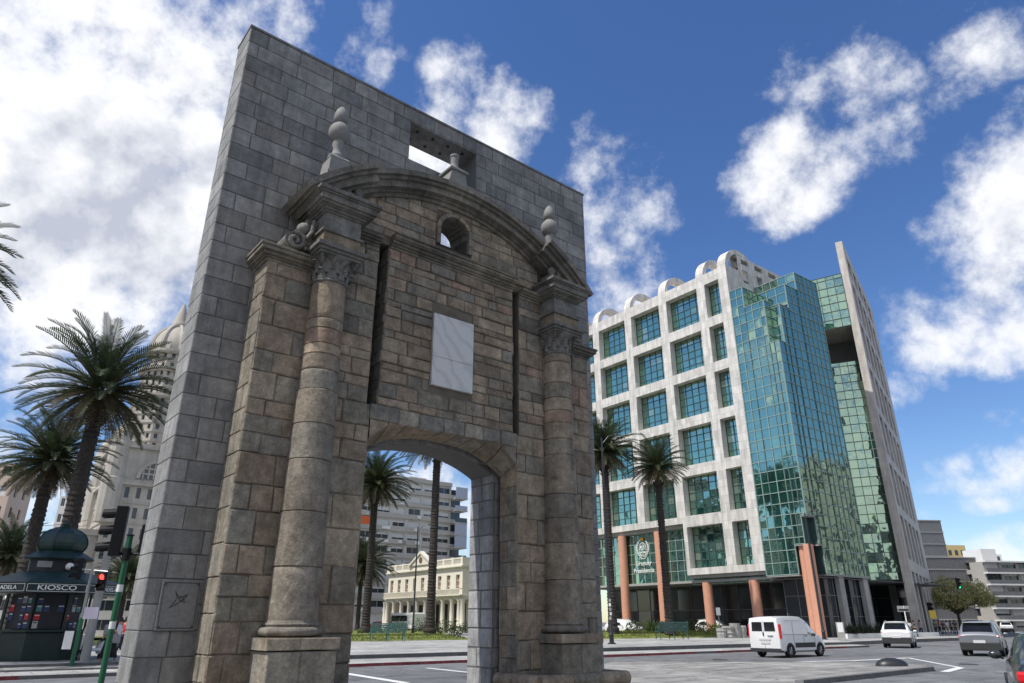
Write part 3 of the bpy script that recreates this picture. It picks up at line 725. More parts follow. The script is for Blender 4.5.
for s in (0,1):
    x0,x1 = mir(1.98,2.49,s); mb=MB(); moulding(mb,x0,x1,F+.3,F,7.42,[(.03,.05),(.06,.04),(.1,.04),(.13,.06)],CO,ends=(0,0)); mb.build('cornice','old',gate,bevel=.008)
    x0,x1 = mir(.69,1.40,s); mb=MB(); moulding(mb,x0,x1,-.02,F,6.56,[(.03,.05),(.06,.03),(.10,.05),(.15,.06),(.17,.04)],CO,ends=(1,0) if not s else (0,1)); mb.build('cornice','old',gate,bevel=.008)
# base plinth with roll
for s in (0,1):
    mb = MB()
    x0,x1 = mir(.6,2.62,s)
    mb.col=(.2,.19,.17); mb.box(x0,x1,-1.12,-.02,0,.62)
    pts = [(x0+.02,-.1,.74),(x0+.02,-1.1,.74),(x1-.02,-1.1,.74),(x1-.02,-.1,.74)]
    for a, b in ((0,1),(1,2),(2,3)):
        p, q = Vector(pts[a]), Vector(pts[b]); n = max(1,round((q-p).length/.6))
        for i in range(n): mb.col = random.choice(LOWC); mb.tube([p.lerp(q,i/n+.003),p.lerp(q,(i+1)/n-.003)], .105, 16)
    mb.col=(.21,.2,.18); mb.box(x0+.03,x1-.03,-1.08,-.02,.62,.83); mb.build('base_plinth','old',gate)
# columns
for s in (0,1):
    cx = CX-2.38 if not s else CX+2.38; cy = -.66
    co = MB(); zz = 1.56; 
    drums = []
    while zz < 6.34: h = random.choice((.16,.2,.24,.3,.42,.55) if zz > 4.3 else (.5,.6,.42,.7)); h=min(h,6.38-zz) if 6.38-zz-h>.1 else 6.38-zz; drums.append((zz,zz+h)); zz += h
    for a, b in drums:
        t = lambda z: .315-.055*((z-1.5)/4.9)
        r0, r1 = t(a), t(b)
        if a < 4.35: r0 += .012; r1 += .012
        kk=random.uniform(.9,1.1); co.col = tuple(c*kk for c in random.choice((GRY*2+TAN+PNK+BRN) if a>4.3 else [(.27,.235,.185),(.25,.22,.18),(.235,.215,.18)]))
        jg = random.uniform(-.004,.004)
        n = 6; pr = [(r0-.014,a+.001),(r0+jg,a+.012)]+[(r0+(r1-r0)*k/n+jg+random.uniform(-.0015,.0015),a+(b-a)*k/n) for k in range(1,n)]+[(r1+jg,b-.012),(r1-.014,b-.001)]
        co.lathe(pr, 40, (cx,cy,0))
    o = co.build('column_shaft','old',gate,smooth=True,auto=50)
    bs = MB(); bs.col=(.22,.2,.17)
    def tor(r, z, rr, n=8): return [(r+rr*math.cos(-math.pi/2+math.pi*k/n), z+rr+rr*math.sin(-math.pi/2+math.pi*k/n)) for k in range(n+1)]
    bs.lathe([(.30,1.43)]+tor(.37,1.435,.052)+[(.34,1.54),(.34,1.555)]+tor(.335,1.555,.016)+[(.33,1.6),(.315,1.64)], 40, (cx,cy,0))
    bs.build('column_base','old',gate,smooth=True,auto=40)
    pd = MB(); pd.xf = face((0,cy-.47,0),(1,0,0),(0,-1,0))
    x0,x1=cx-.475,cx+.475
    for (a,b,c,d) in ((x0,x0+.42,1.28,1.425),(x0+.42,x1,1.28,1.425)): pd.col=random.choice(TAN+BRN); stone(pd,[(a,c),(b,c),(b,d),(a,d)],0,.004,.012,.3)
    for (a,b,c,d) in ((x0+.03,x0+.45,.83,1.27),(x0+.45,x1-.03,.83,1.27)): pd.col=random.choice(GRY+[(.24,.21,.17)]); stone(pd,[(a,c),(b,c),(b,d),(a,d)],-.02,.004,.012,.3)
    pd.xf=None; pd.col=(.24,.23,.2)
    for z0,z1,g_ in ((1.285,1.42,.0),(.835,1.268,.03)): pd.box(x0+.005+g_,x1-.005-g_,cy-.465+g_,F,z0,z1)
    pd.build('pedestal','old',gate)
    # capital
    cp = MB(); cp.col=(.19,.185,.17)
    cp.lathe([(.262,6.355)]+tor(.262,6.36,.022,6)+[(.25,6.41),(.245,6.42),(.25,6.55),(.27,6.66),(.32,6.74),(.34,6.76)], 32, (cx,cy,0))
    for row,(z0,h,r,lean,nn_) in enumerate(((6.41,.17,.255,.07,10),(6.50,.22,.262,.10,10))):
        for k in range(nn_):
            a = 2*math.pi*(k+.5*row)/nn_; ca, sa = math.cos(a), math.sin(a); T = Vector((-sa,ca,0)); Rr = Vector((ca,sa,0)); w = .07
            rows_=[]
            for j in range(6):
                t_=j/5; rr=r+.012+lean*t_**2.2+(0 if t_<.85 else .02); zz=z0+h*math.sin(min(t_,.9)*1.7)/1.0*.95-(0 if t_<.95 else .035); ww=w*(1-.55*t_**2)*(1 if j%2==0 else .8)
                p=Vector((cx,cy,zz))+Rr*rr; rows_.append((p-T*ww-Rr*.015, p+Rr*.014, p+T*ww-Rr*.015))
            vs=[q for r_ in rows_ for q in r_]; fs=[(j*3+i,j*3+i+1,j*3+i+4,j*3+i+3) for j in range(5) for i in range(2)]
            cp.add(vs,fs)
    for k in range(4):
        a = math.pi/4+k*math.pi/2; c_ = Vector((cx+math.cos(a)*.36, cy+math.sin(a)*.36, 6.71)); T = Vector((-math.sin(a),math.cos(a),0))
        sp=[c_+Vector((math.cos(a),math.sin(a),0))*(.055*math.cos(q)*(1-q/9))+Vector((0,0,.055*math.sin(q)*(1-q/9))) for q in [i*.55 for i in range(12)]]
        cp.tube(sp,[.022]*12,6)
    cp.build('capital','old',gate,smooth=False)
    ab = MB(); cc_=[(.18,.175,.16),(.2,.19,.17)]
    ab.col=cc_[0]
    for hw,z0,z1 in ((.34,6.76,6.80),(.37,6.80,6.85),(.405,6.85,6.92),(.35,6.92,6.95)): ab.box(cx-hw,cx+hw,cy-hw,F,z0,z1-.001)
    # entablature block
    ab.col=(.27,.22,.16); ab.box(cx-.31,cx+.31,cy-.31,F,6.95,7.13); ab.col=(.19,.18,.16); ab.box(cx-.345,cx+.345,cy-.345,F,7.13,7.17)
    ab.col=(.21,.205,.19); ab.box(cx-.30,cx+.30,cy-.30,F,7.17,7.47)
    for hw,z0,z1 in ((.33,7.47,7.50),(.36,7.50,7.545),(.40,7.545,7.56),(.475,7.60,7.70),(.50,7.70,7.73),(.53,7.73,7.79)): ab.col=random.choice(cc_); ab.box(cx-hw,cx+hw,cy-hw,F,z0,z1-.001)
    ab.box(cx-.44,cx+.44,cy-.44,F,7.56,7.60)
    ab.box(cx-.28,cx+.28,cy-.2,F,7.79,8.05)
    ab.build('entablature','old',gate,bevel=.008)
    # volute over the wing
    vo = MB(); vo.col=(.24,.23,.21); sgn = -1 if not s else 1
    vx = cx+sgn*.62; y1=F-.12
    vo.box(min(cx+sgn*.3,vx),max(cx+sgn*.3,vx),F-.05,-.1,6.79,7.02); vo.box(min(cx+sgn*.3,cx+sgn*.45),max(cx+sgn*.3,cx+sgn*.45),F-.05,-.1,7.02,7.45)
    sp=[]
    for i in range(26):
        q=i*.42; rr=.16*(1-i/28); sp.append((vx-sgn*.0+sgn*rr*math.cos(q+.4), F-.13, 6.97+rr*math.sin(q+.4)))
    sp=[(cx+sgn*.36,F-.13,7.4),(cx+sgn*.38,F-.13,7.2),(cx+sgn*.46,F-.13,7.06)]+sp[2:]
    vo.tube(sp,[.035]*len(sp),8); vo.lathe([(0,0)],3) if 0 else None
    vo.xf=Matrix.Translation((vx,F-.05,6.97)) @ Matrix.Rotation(R(90),4,'X'); vo.lathe([(.155,-.4),(.155,.06),(.0,.06)],20); vo.xf=None
    for q in range(6):
        a=q*math.pi/3; vo.tube([(cx+sgn*.43,F-.06,6.93),(cx+sgn*.43+.06*math.cos(a),F-.14,6.93+.06*math.sin(a))],[.02,.028],6)
    vo.build('scroll','old',gate)
    bl=MB(); bl.col=(.25,.25,.23); bl.lathe([(.105*math.sin(math.pi*k/10)+.0001,-.105*math.cos(math.pi*k/10)) for k in range(11)],20,(vx+(-sgn)*.02+sgn*-.12,F-.02,7.26)); bl.build('stone_ball','old',gate,smooth=True)
# curved pediment
def arcmould(mb, h0, h1, yb_, yf_, cols, r=3.8, c=4.95, seg=.42, steps=((0,.07,.05),(.07,.12,.10),(.12,.24,.20),(.24,.30,.26),(.30,.40,.32)), ret=False):
    """steps = (r from, r to, projection)"""
    n = max(1, round((h1-h0)/seg)); 
    for i in range(n):
        a, b = h0+(h1-h0)*i/n, h0+(h1-h0)*(i+1)/n; kk=random.uniform(.85,1.12); mb.col=tuple(q*kk for q in random.choice(cols)); m=5
        ta, tb = math.asin(a/(r+.2)), math.asin(b/(r+.2)); ta += .0006; tb -= .0006
        ta0,tb0=ta,tb
        for (ra,rb,p) in steps:
            vs=[]; ta = ta0-(p*.9/(r+.2) if ret and i==0 and h0<0 else 0); tb = tb0+(p*.9/(r+.2) if ret and i==n-1 and h1>0 else 0)
            for k in range(m):
                t_=ta+(tb-ta)*k/(m-1); sx,cz=math.sin(t_),math.cos(t_)
                x0_,z0_=CX+sx*(r+ra),c+cz*(r+ra); x1_,z1_=CX+sx*(r+rb-.0015),c+cz*(r+rb-.0015)
                vs+=[(x0_,yf_-p,z0_),(x1_,yf_-p,z1_),(x1_,yb_,z1_),(x0_,yb_,z0_)]
            fs=[(k*4+j,(k+1)*4+j,(k+1)*4+(j+1)%4,k*4+(j+1)%4) for k in range(m-1) for j in range(4)]+[(3,2,1,0),((m-1)*4,(m-1)*4+1,(m-1)*4+2,(m-1)*4+3)]
            mb.add(vs,fs)
mb=MB(); PC=[(.19,.175,.15),(.22,.205,.175),(.165,.155,.135),(.25,.23,.195)]
arcmould(mb,-2.0,2.0,-.06,F,PC)
mb.build('arched_pediment','old',gate)
for a_,b_ in ((-2.74,-1.86),(1.86,2.74)): mb=MB(); arcmould(mb,a_,b_,-.06,F-.2,PC,ret=True); mb.build('pediment_end','old',gate)
for s in (-1,1):   # little console in the broken pediment ends
    mb=MB(); mb.col=(.22,.21,.19)
    x=CX+s*2.38; mb.add([],[]); mb.prism([(x-.12,7.85),(x+.12,7.85),(x+.09,8.25),(x-.09,8.25)],F-.32,F-.0,'y'); mb.lathe([(.07,7.8),(.1,7.9),(.05,8.0),(.09,8.1),(.0,8.2)],12,(x+s*-.25,F-.3,0)); mb.build('console','old',gate)
# finials
for s in (-1,1):
    fn=MB(); fn.col=(.27,.27,.265); cx=CX+s*2.43; cy=-.5; zb_=8.43
    fn.lathe([(.30,zb_-.1),(.30,zb_+.0),(.27,zb_+.02),(.235,zb_+.3),(.25,zb_+.32),(.2,zb_+.37)],4,(cx,cy,0),math.pi/4,2*math.pi+math.pi/4)
    pr=[(.15,zb_+.37),(.15,zb_+.42),(.10,zb_+.46),(.085,zb_+.52),(.075,zb_+.60),(.10,zb_+.68)]+[(.185*math.sin(q),9.36-.20*math.cos(q)) for q in [R(28+i*11) for i in range(12)]]+[(.075,9.565),(.10,9.58),(.118,9.63),(.128,9.68),(.115,9.75),(.09,9.83),(.04,9.90),(0,9.93)]
    o=MB(); o.lathe(pr,32,(cx,cy,0)); fo=fn.build('finial_base','urn',gate); o.build('finial','urn',gate,smooth=True,auto=50)
fn=MB(); cx=CX-.0; cy=-.42; z0=9.22
fn.prism([(cx-.36,z0-.1),(cx+.36,z0-.1),(cx+.36,z0+.0),(cx+.30,z0+.06),(cx+.2,z0+.2),(cx+.165,z0+.42),(cx-.165,z0+.42),(cx-.2,z0+.2),(cx-.30,z0+.06),(cx-.36,z0+.0)],cy-.17,cy+.17,'y')
fn.lathe([(.29,z0+.42),(.30,z0+.46),(.09,z0+.60)],4,(cx,cy,0),math.pi/4,2*math.pi+math.pi/4)
fn.lathe([(.095,z0+.56),(.075,z0+.66),(.075,z0+.82),(.09,z0+.85),(.09,z0+.89),(.0,z0+.9)],20,(cx,cy,0))
for s in (-1,1):
    fn.xf=Matrix.Translation((cx+s*.27,cy-.17,z0+.07)) @ Matrix.Rotation(R(90),4,'X'); fn.lathe([(.055,0),(.05,.03),(.02,.03),(.02,.045),(0,.045)],14); fn.xf=None
fn.build('crowning_pedestal','urn',gate,bevel=.006)
# marble plaque in two pieces
mb=MB(); mb.box(3.615,4.455,F-.045,F+.05,5.76,6.545); mb.build('marble_plaque','marble',gate,bevel=.004)
mb=MB(); mb.box(3.615,4.455,F-.045,F+.05,5.245,5.755); mb.build('marble_plaque','marble',gate,bevel=.004)

# ------------------------------------------------------------------ glass and marble office tower
KX, KY = 25.5, 73.0
TRZ = math.atan2(-.793, .609)
tower = thing('office_building', (KX,KY,0), TRZ, 'large office building with white marble grid facade and stepped teal glass corner', 'office building')
teal = lambda: random.choice([(.012,.07,.06),(.015,.085,.07),(.01,.055,.05),(.02,.10,.08),(.012,.05,.05),(.015,.075,.075)])
def curtain(mb, o, u, w, wid, z0, z1, pw=1.03, ph=1.13, zbase=5.9, tiltv=.006):
    """panes (mat 0, each very slightly out of true) and mullion bars (mat 1)"""
    X = face(o, u, w); k = mb.xf; mb.xf = X
    nx = max(1, round(wid/pw)); zs = [z0]; z = zbase+math.ceil((z0-zbase+.15)/ph)*ph
    while z < z1-.2: zs.append(z); z += ph
    zs.append(z1); mb.m = 0
    for i in range(nx):
        for j in range(len(zs)-1):
            a, b, c, d = wid*i/nx, wid*(i+1)/nx, zs[j], zs[j+1]; mb.col = teal(); t1, t2 = random.gauss(0,tiltv)*pw, random.gauss(0,tiltv)*ph
            mb.add([(a,c,-t1-t2),(b,c,t1-t2),(b,d,t1+t2),(a,d,-t1+t2)],[(0,1,2,3)])
    mb.m = 1; q = .035
    for i in range(nx+1): x = wid*i/nx; mb.box(x-q,x+q,z0,z1,-.03,.075)
    for zz in zs: mb.box(-q,wid+q,zz-q,zz+q,-.03,.070)
    mb.xf = k
# --- marble grid
XL = -28.0
piers = [(-1.25,0.0),(-4.5,-3.3),(-10.6,-9.35),(-16.7,-15.5),(-22.9,-21.7)]
bays = [(-3.3,-1.25),(-9.35,-4.5),(-15.5,-10.6),(-21.7,-16.7),(-27.2,-22.9)]
rowsW = [(35.35-5.65*i, 39.8-5.65*i) for i in range(6)]
wall = MB(); wall.xf = face((0,0,0),(1,0,0),(0,-1,0))
wins = grid_wall(wall, XL, 0, 12.0, 41.2, bays, rowsW[:5], 1.0)
wins += grid_wall(wall, -9.85, 0, 6.4, 12.0, bays[:2], rowsW[5:], 1.0)
wall.quad((XL,12,0),(-9.85,12,0),(-9.85,12,-1.0),(XL,12,-1.0)); wall.quad((-9.85,6.4,0),(0,6.4,0),(0,6.4,-1),(-9.85,6.4,-1)); wall.quad((-9.85,6.4,-1),(-9.85,12,-1),(-9.85,12,0),(-9.85,6.4,0))
wall.xf = None
wall.add([(0,0,6.4),(0,3.0,6.4),(0,3.0,41.2),(0,0,41.2)],[(0,1,2,3)])
wall.box(XL,-.02,.05,1.0,40.9,41.2)
wall.build('marble_facade','white',tower)
# side wall above the glass, with openings
sw = MB(); sw.xf = face((0,0,0),(0,1,0),(1,0,0))
uc = [(3.5,4.9),(6.2,7.9),(9.2,10.9)]; 
w1 = grid_wall(sw, 2.6, 16, 42.15, 43.45, [(2.5+.9,4.9),(6.2,7.9),(9.2,10.9),(12.2,13.9)], [(42.45,43.1)], .8)
w2 = grid_wall(sw, 2.6, 16, 34.0, 42.15, [(3.4,4.6),(6.2,7.6),(9.2,10.6),(12.2,13.6)], [(39.9,41.7),(36.2,38.8)], .8)
sw.xf=None; sw.box(-1.0,-.02,2.6,16,43.42,43.5); sw.box(-1.0,-.9,2.6,16,42.1,43.45)
sw.box(-.6,-.03,0.9,2.6,33.5,41.2)
sw.build('side_wall','white',tower)
rib_m = MB()
for i, (a, b) in enumerate(piers+[(-28.6,-27.2)]):
    rb = MB(); ro, ri, cy, cz = 3.25, 2.65, 3.25, 40.95; n = 18
    vs = []; 
    for k in range(n+1):
        t = math.pi*k/n
        for r in (ro, ri): vs += [(a+.03,cy-r*math.cos(t),cz+r*math.sin(t)),(b-.03,cy-r*math.cos(t),cz+r*math.sin(t))]
    fs = []
    for k in range(n):
        o = k*4; p = o+4; fs += [(o,o+1,p+1,p),(o+2,p+2,p+3,o+3),(o,p,p+2,o+2),(o+1,o+3,p+3,p+1)]
    rb.add(vs, fs); rb.box(a+.03,b-.03,2*cy-.6,2*cy,40.4,41.02); rb.build('arched_rib','white',tower)
rf = MB(); rf.box(XL,-.1,.9,30,40.3,40.62); rf.box(XL,-1.1,6.4,6.8,40.6,42.9); rf.box(XL,0,30,30.3,0,41)
rf.box(XL+.0,XL+.3,.1,30,12,40.5)
rf.build('roof_slab','white',tower)
for (a,b) in bays: sl_ = MB(); sl_.box(a+.3,b-.3,6.33,6.39,41.6,42.5); sl_.build('roof_slot','darkc',tower)
# windows of the grid
for (a,b,c,d) in wins:
    w_ = MB(); nx = max(2, round((b-a)/.98)); nz_ = 5; w = b-a; h = d-c
    w_.m = 0
    for i in range(nx):
        for j in range(nz_):
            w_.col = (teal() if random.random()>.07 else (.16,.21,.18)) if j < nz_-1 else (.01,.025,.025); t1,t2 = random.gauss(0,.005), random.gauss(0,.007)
            x0,x1,y0,y1 = w*i/nx,w*(i+1)/nx,h*j/nz_,h*(j+1)/nz_
            w_.add([(x0,y0,-t1-t2),(x1,y0,t1-t2),(x1,y1,t1+t2),(x0,y1,-t1+t2)],[(0,1,2,3)])
    w_.m = 1
    for i in range(nx+1): w_.box(max(0,w*i/nx-.035),min(w,w*i/nx+.035),0,h,-.03,.07)
    for j in range(nz_+1): w_.box(0,w,max(0,h*j/nz_-.035),min(h,h*j/nz_+.035),-.03,.065)
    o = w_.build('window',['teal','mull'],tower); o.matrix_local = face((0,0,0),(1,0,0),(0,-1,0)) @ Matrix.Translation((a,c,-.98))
# lower glass wall behind the round columns
lg = MB(); curtain(lg,(XL,1.0,0),(1,0,0),(0,-1,0),-9.9-XL,5.85,11.55,zbase=5.85); curtain(lg,(-9.9,1.0,0),(1,0,0),(0,-1,0),9.9,5.45,6.35,ph=.45,zbase=5.45)
lg.build('lower_curtain_wall',['teal','mullp'],tower)
bd = MB(); bd.box(XL,-9.87,.35,1.2,11.55,11.99); bd.box(XL,.35,.55,1.5,5.6,5.85); bd.box(-9.8,.0,.3,1.2,6.05,6.38)
bd.build('grey_band','concrete',tower)
lob = MB(); curtain(lob,(XL,6.5,0),(1,0,0),(0,-1,0),33,.2,5.6,pw=2.2,ph=2.7,zbase=.2,tiltv=.004)
lob.build('lobby_glazing',['wglass','darkc'],tower)
cl = MB(); cl.box(XL,5.2,1.2,30,5.58,5.62); cl.build('lobby_ceiling','darkc',tower)
for x, y, zt in ((-25.6,.35,11.5),(-19.8,.35,11.5),(-13.9,.35,11.5),(-8.0,.9,5.6),(-2.1,.9,5.6),(4.05,.6,8.6)):
    c_ = MB(); rr_=.52 if x<3 else .40; c_.lathe([(rr_,.24),(rr_,zt)],28,(x,y,0)); c_.lathe([(.53,2.2*k),(.535,2.2*k+.01),(.53,2.2*k+.02)],28,(x,y,0)) if 0 else None
    c_.build('round_column','salmon',tower,smooth=True,auto=40)
c_ = MB(); c_.box(4.50,5.05,-.1,.85,.2,8.6); c_.build('square_pier','salmon',tower,bevel=.03)
# glass corner blocks
def corebox(x0,x1,y0,y1,z0,z1): gcore.box(x0+.06,x1-.06,y0+.06,y1-.06,z0,z1-.06)
gcore = MB()
corebox(.1,1.75,0,3.1,5.9,37.5); corebox(1.6,4.2,0,3.1,8.65,34.85); corebox(1.6,3.65,0,3.1,5.9,9); corebox(4.1,5.3,1.2,3.1,29.7,34.4); corebox(4.1,5.3,0,3.1,11.35,29.7)
corebox(3.5,4.75,0,2.0,8.65,11.5); corebox(3.5,5.3,1.4,3.1,8.65,11.5); corebox(3.5,5.3,2.0,3.1,5.9,9)
corebox(.1,5.3,3.06,5.6,5.9,37.4); corebox(.1,5.3,5.5,10.3,5.9,39.7)
gcore.build('glass_block_core','mull',tower)
FU, FW = (1,0,0), (0,-1,0); RU, RW = (0,1,0), (1,0,0)
cw = MB()
curtain(cw,(.1,0,0),FU,FW,1.65,5.9,37.5)
curtain(cw,(1.75,0,0),FU,FW,1.9,5.9,34.9); curtain(cw,(3.65,0,0),FU,FW,.55,8.65,34.9,pw=.55); curtain(cw,(4.2,0,0),FU,FW,.55,8.65,29.75,pw=.55); curtain(cw,(4.75,0,0),FU,FW,.55,11.35,29.75,pw=.55)
curtain(cw,(4.2,1.2,0),FU,FW,1.1,29.75,34.4)
curtain(cw,(1.75,0.02,0),(0,1,0),(1,0,0),3.0,34.9,37.5); curtain(cw,(4.2,0.02,0),(0,1,0),(1,0,0),1.2,29.75,34.9)
curtain(cw,(1.75,3.06,0),FU,FW,3.55,34.9,37.4); curtain(cw,(.1,5.5,0),FU,FW,5.2,37.4,39.7)
cw.build('front_curtain_wall',['teal','mullp'],tower)
cw = MB()
curtain(cw,(5.3,0,0),RU,RW,1.2,11.35,29.75); curtain(cw,(5.3,1.2,0),RU,RW,.8,11.35,34.4,pw=.8); curtain(cw,(5.3,1.4,0),RU,RW,.6,8.65,11.35,pw=.6)
curtain(cw,(5.3,2.0,0),RU,RW,1.06,5.9,34.4); curtain(cw,(5.3,3.06,0),RU,RW,2.44,5.9,37.4); curtain(cw,(5.3,5.5,0),RU,RW,4.8,5.9,39.7)
curtain(cw,(5.3,10.3,0),(-1,0,0),(0,1,0),5.2,5.9,39.7,pw=1.3,ph=2.26); cw.build('right_curtain_wall',['teal','mullp'],tower)
for z,x0,x1,y0,y1 in ((5.86,.1,3.65,-.03,2.0),(5.86,.1,5.33,2.0,10.3),(8.61,3.65,4.75,-.03,1.4),(8.61,4.75,5.33,1.4,2.0),(11.31,4.75,5.33,-.03,1.4)): nt_ = MB(); nt_.box(x0,x1,y0,y1,z-.12,z); nt_.build('soffit_step','concrete',tower)

gf = MB(); curtain(gf,(.2,2.6,0),FU,FW,4.4,.2,5.74,pw=1.5,ph=1.9,zbase=.2,tiltv=.004); curtain(gf,(4.6,2.6,0),RU,RW,8.5,.2,5.74,pw=1.5,ph=1.9,zbase=.2,tiltv=.004)
gf.build('ground_floor_glazing',['wglass','darkc'],tower)
for y in (4.3, 9.0):
    q = MB(); q.box(4.72,5.2,y,y+.9,.2,5.74); q.build('concrete_pier','concrete',tower)
# --- tall granite fin with the overhanging glass block (turned wing)
wingT = bpy.data.objects.new('fin_wing', None)
E2 = Matrix.Translation((42.9,80,0)) @ Matrix.Rotation(math.atan2(-.556,.831),4,'Z')
XT = (Matrix.Translation((KX,KY,0)) @ Matrix.Rotation(TRZ,4,'Z')).inverted() @ E2
def inwing(mb, name, mat, **k):
    o = mb.build(name, mat, tower, **k); o.matrix_local = XT; return o
fn = MB(); fw_ = .85; FL = 26
fn.xf = face((fw_,0,0),(0,1,0),(1,0,0))
vc = [(.3,6.9)]+[(8.2+6.0*i,13.1+6.0*i) for i in range(5)]+[(38.2,42.9),(44.2,46.6)]
ucf = [(1.7,4.6),(6.0,9.0),(10.2,13.3),(14.5,17.6),(18.8,22.0)]
fw = grid_wall(fn, 0, FL, 0, 48.3, ucf, vc, .55)
fn.xf = None
fn.quad((0,0,0),(fw_,0,0),(fw_,0,48.3),(0,0,48.3)); fn.quad((0,FL,0),(0,0,0),(0,0,48.3),(0,FL,48.3)); fn.quad((0,0,48.3),(fw_,0,48.3),(fw_,FL,48.3),(0,FL,48.3)); fn.quad((fw_,FL,0),(0,FL,0),(0,FL,48.3),(fw_,FL,48.3))
inwing(fn,'granite_fin','fin')
for (a,b,c,d) in fw:
    q = MB(); w,h=b-a,d-c; q.m=0; q.col=(.01,.03,.03); q.quad((0,0,0),(w,0,0),(w,h,0),(0,h,0)); q.m=1
    for i in range(4): q.box(max(0,w*i/3-.04),min(w,w*i/3+.04),0,h,.003,.09)
    for i in range(5): q.box(0,w,max(0,h*i/4-.03),min(h,h*i/4+.03),.003,.08)
    o=q.build('window',['wglass','darkc'],tower); o.matrix_local = XT @ face((fw_,0,0),(0,1,0),(1,0,0)) @ Matrix.Translation((a,c,-.53))
q = MB(); q.box(-9.9,-.02,6.3,FL,0.2,43.0); q.box(-9.9,-.02,.08,6.4,36.75,43.6); q.add([(-9.77,4.66,33.6),(-.03,6.07,33.6),(-.03,6.35,33.6),(-9.77,6.35,33.6),(-9.77,4.66,36.7),(-.03,6.07,36.7),(-.03,6.35,36.7),(-9.77,6.35,36.7)],[(0,3,2,1),(4,5,6,7),(0,1,5,4),(1,2,6,5),(2,3,7,6),(3,0,4,7)]); inwing(q,'wing_core','darkc')
q = MB(); q.box(-9.9,-.02,.05,6.3,36.4,36.75); inwing(q,'overhang_soffit','fin')
q = MB(); curtain(q,(-9.9,0,0),(1,0,0),(0,-1,0),9.88,36.4,43.7); inwing(q,'overhanging_glass_block',['teal','mull'])
q = MB(); curtain(q,(-9.77,4.59,0),(.987,.143,0),(.143,-.987,0),9.86,6.2,33.6); inwing(q,'recessed_curtain_wall',['teal','mullp'])
q = MB(); curtain(q,(.4,FL+1.3,0),(0,1,0),(1,0,0),1.2,6.2,44,pw=.6); q.m=1; q.box(-6,.35,FL+.1,FL+2.4,6.2,44); inwing(q,'end_glass_strip',['teal','darkc'])
q = MB(); q.box(-2.2,-1.4,5.4,6.2,.2,6.2); inwing(q,'concrete_pier','concrete')
q = MB(); curtain(q,(-9.9,6.1,0),(1,0,0),(0,-1,0),9.88,.2,6.0,pw=2,ph=2,zbase=.2); q.m=1; q.box(-9.9,0,5.6,6.3,5.98,6.2); inwing(q,'ground_floor_glazing',['wglass','darkc'])
# emblem and lettering on the lower glass
em = MB(); EX, EZ, EY = -17.0, 9.75, .88
def oval(r1, r2, n=28): return [(EX+r1*math.cos(2*math.pi*i/n), EZ+r2*math.sin(2*math.pi*i/n)) for i in range(n+1)]
def pl_(pts, r): 
    for p,q_ in zip(pts[:-1],pts[1:]): em.tube([(p[0],EY,p[1]),(q_[0],EY,q_[1])], r, 5)
pl_(oval(.58,.78),.045); pl_([(EX-.56,EZ),(EX+.56,EZ)],.035); pl_([(EX,EZ-.76),(EX,EZ+.76)],.035)
for s in (-1,1):
    pts=[(EX+s*(.2+.72*math.sin(t)),EZ-1.12+1.95*(t/2.5)) for t in [i*.25 for i in range(11)]]
    pl_(pts,.04)
    for (x,z),k in zip(pts,range(99)):
        for d in (-1,1): em.cbox((x+s*.07*d,EY,z+.07),(.16,.05,.10),0)
em.cbox((EX-.25,EY,EZ+.3),(.3,.05,.3)); em.cbox((EX+.27,EY,EZ-.33),(.3,.05,.2)); em.cbox((EX+.25,EY,EZ+.3),(.14,.05,.4)); em.cbox((EX-.27,EY,EZ-.33),(.3,.05,.14))
M['pale']=pbr('pale_grey_lettering',(.68,.70,.68),.6); emo = em.build('coat_of_arms','pale',tower)
M['gold']=pbr('yellow_enamel',(.85,.42,.01),.6)
em = MB(); em.xf = Matrix.Translation((EX,.86,EZ+1.05)) @ Matrix.Rotation(R(90),4,'X')
n=24; pts=[((.34 if k%2==0 else .24)*math.cos(math.pi*k/n), (.34 if k%2==0 else .24)*math.sin(math.pi*k/n)) for k in range(n+1)]
em.prism(pts,-.02,.04,'z'); em.xf=None; em.build('rising_sun','gold',emo)
text('Uruguay', .72, 'pale', tower, (EX,.86,8.15), (R(90),0,0), .02, shear=.25)
text('Presidencia', .72, 'pale', tower, (EX,.86,7.3), (R(90),0,0), .03)

# ------------------------------------------------------------------ other buildings
def at(x, y, D):
    v = 341.5-y; c, s = math.cos(PITCH), math.sin(PITCH); r = (x-512, 690*c-v*s, 690*s+v*c); k = D/r[1]; return Vector((r[0]*k, D, r[2]*k+1.6))
EL = Vector((-.609,.793,0)); NR = Vector((.793,.609,0))     # the two street directions
RZB = math.atan2(-.793,.609)     # local +x along -EL (to the right), +y into depth
def building(name, origin, rz, label, cat, group=None): return thing(name, (origin[0],origin[1],0), rz, label, cat, group)
def sidewall(mb, x, y0, y1, z0, z1, s=1):
    mb.add([(x,y0,z0),(x,y1,z0),(x,y1,z1),(x,y0,z1)], [(0,1,2,3)])
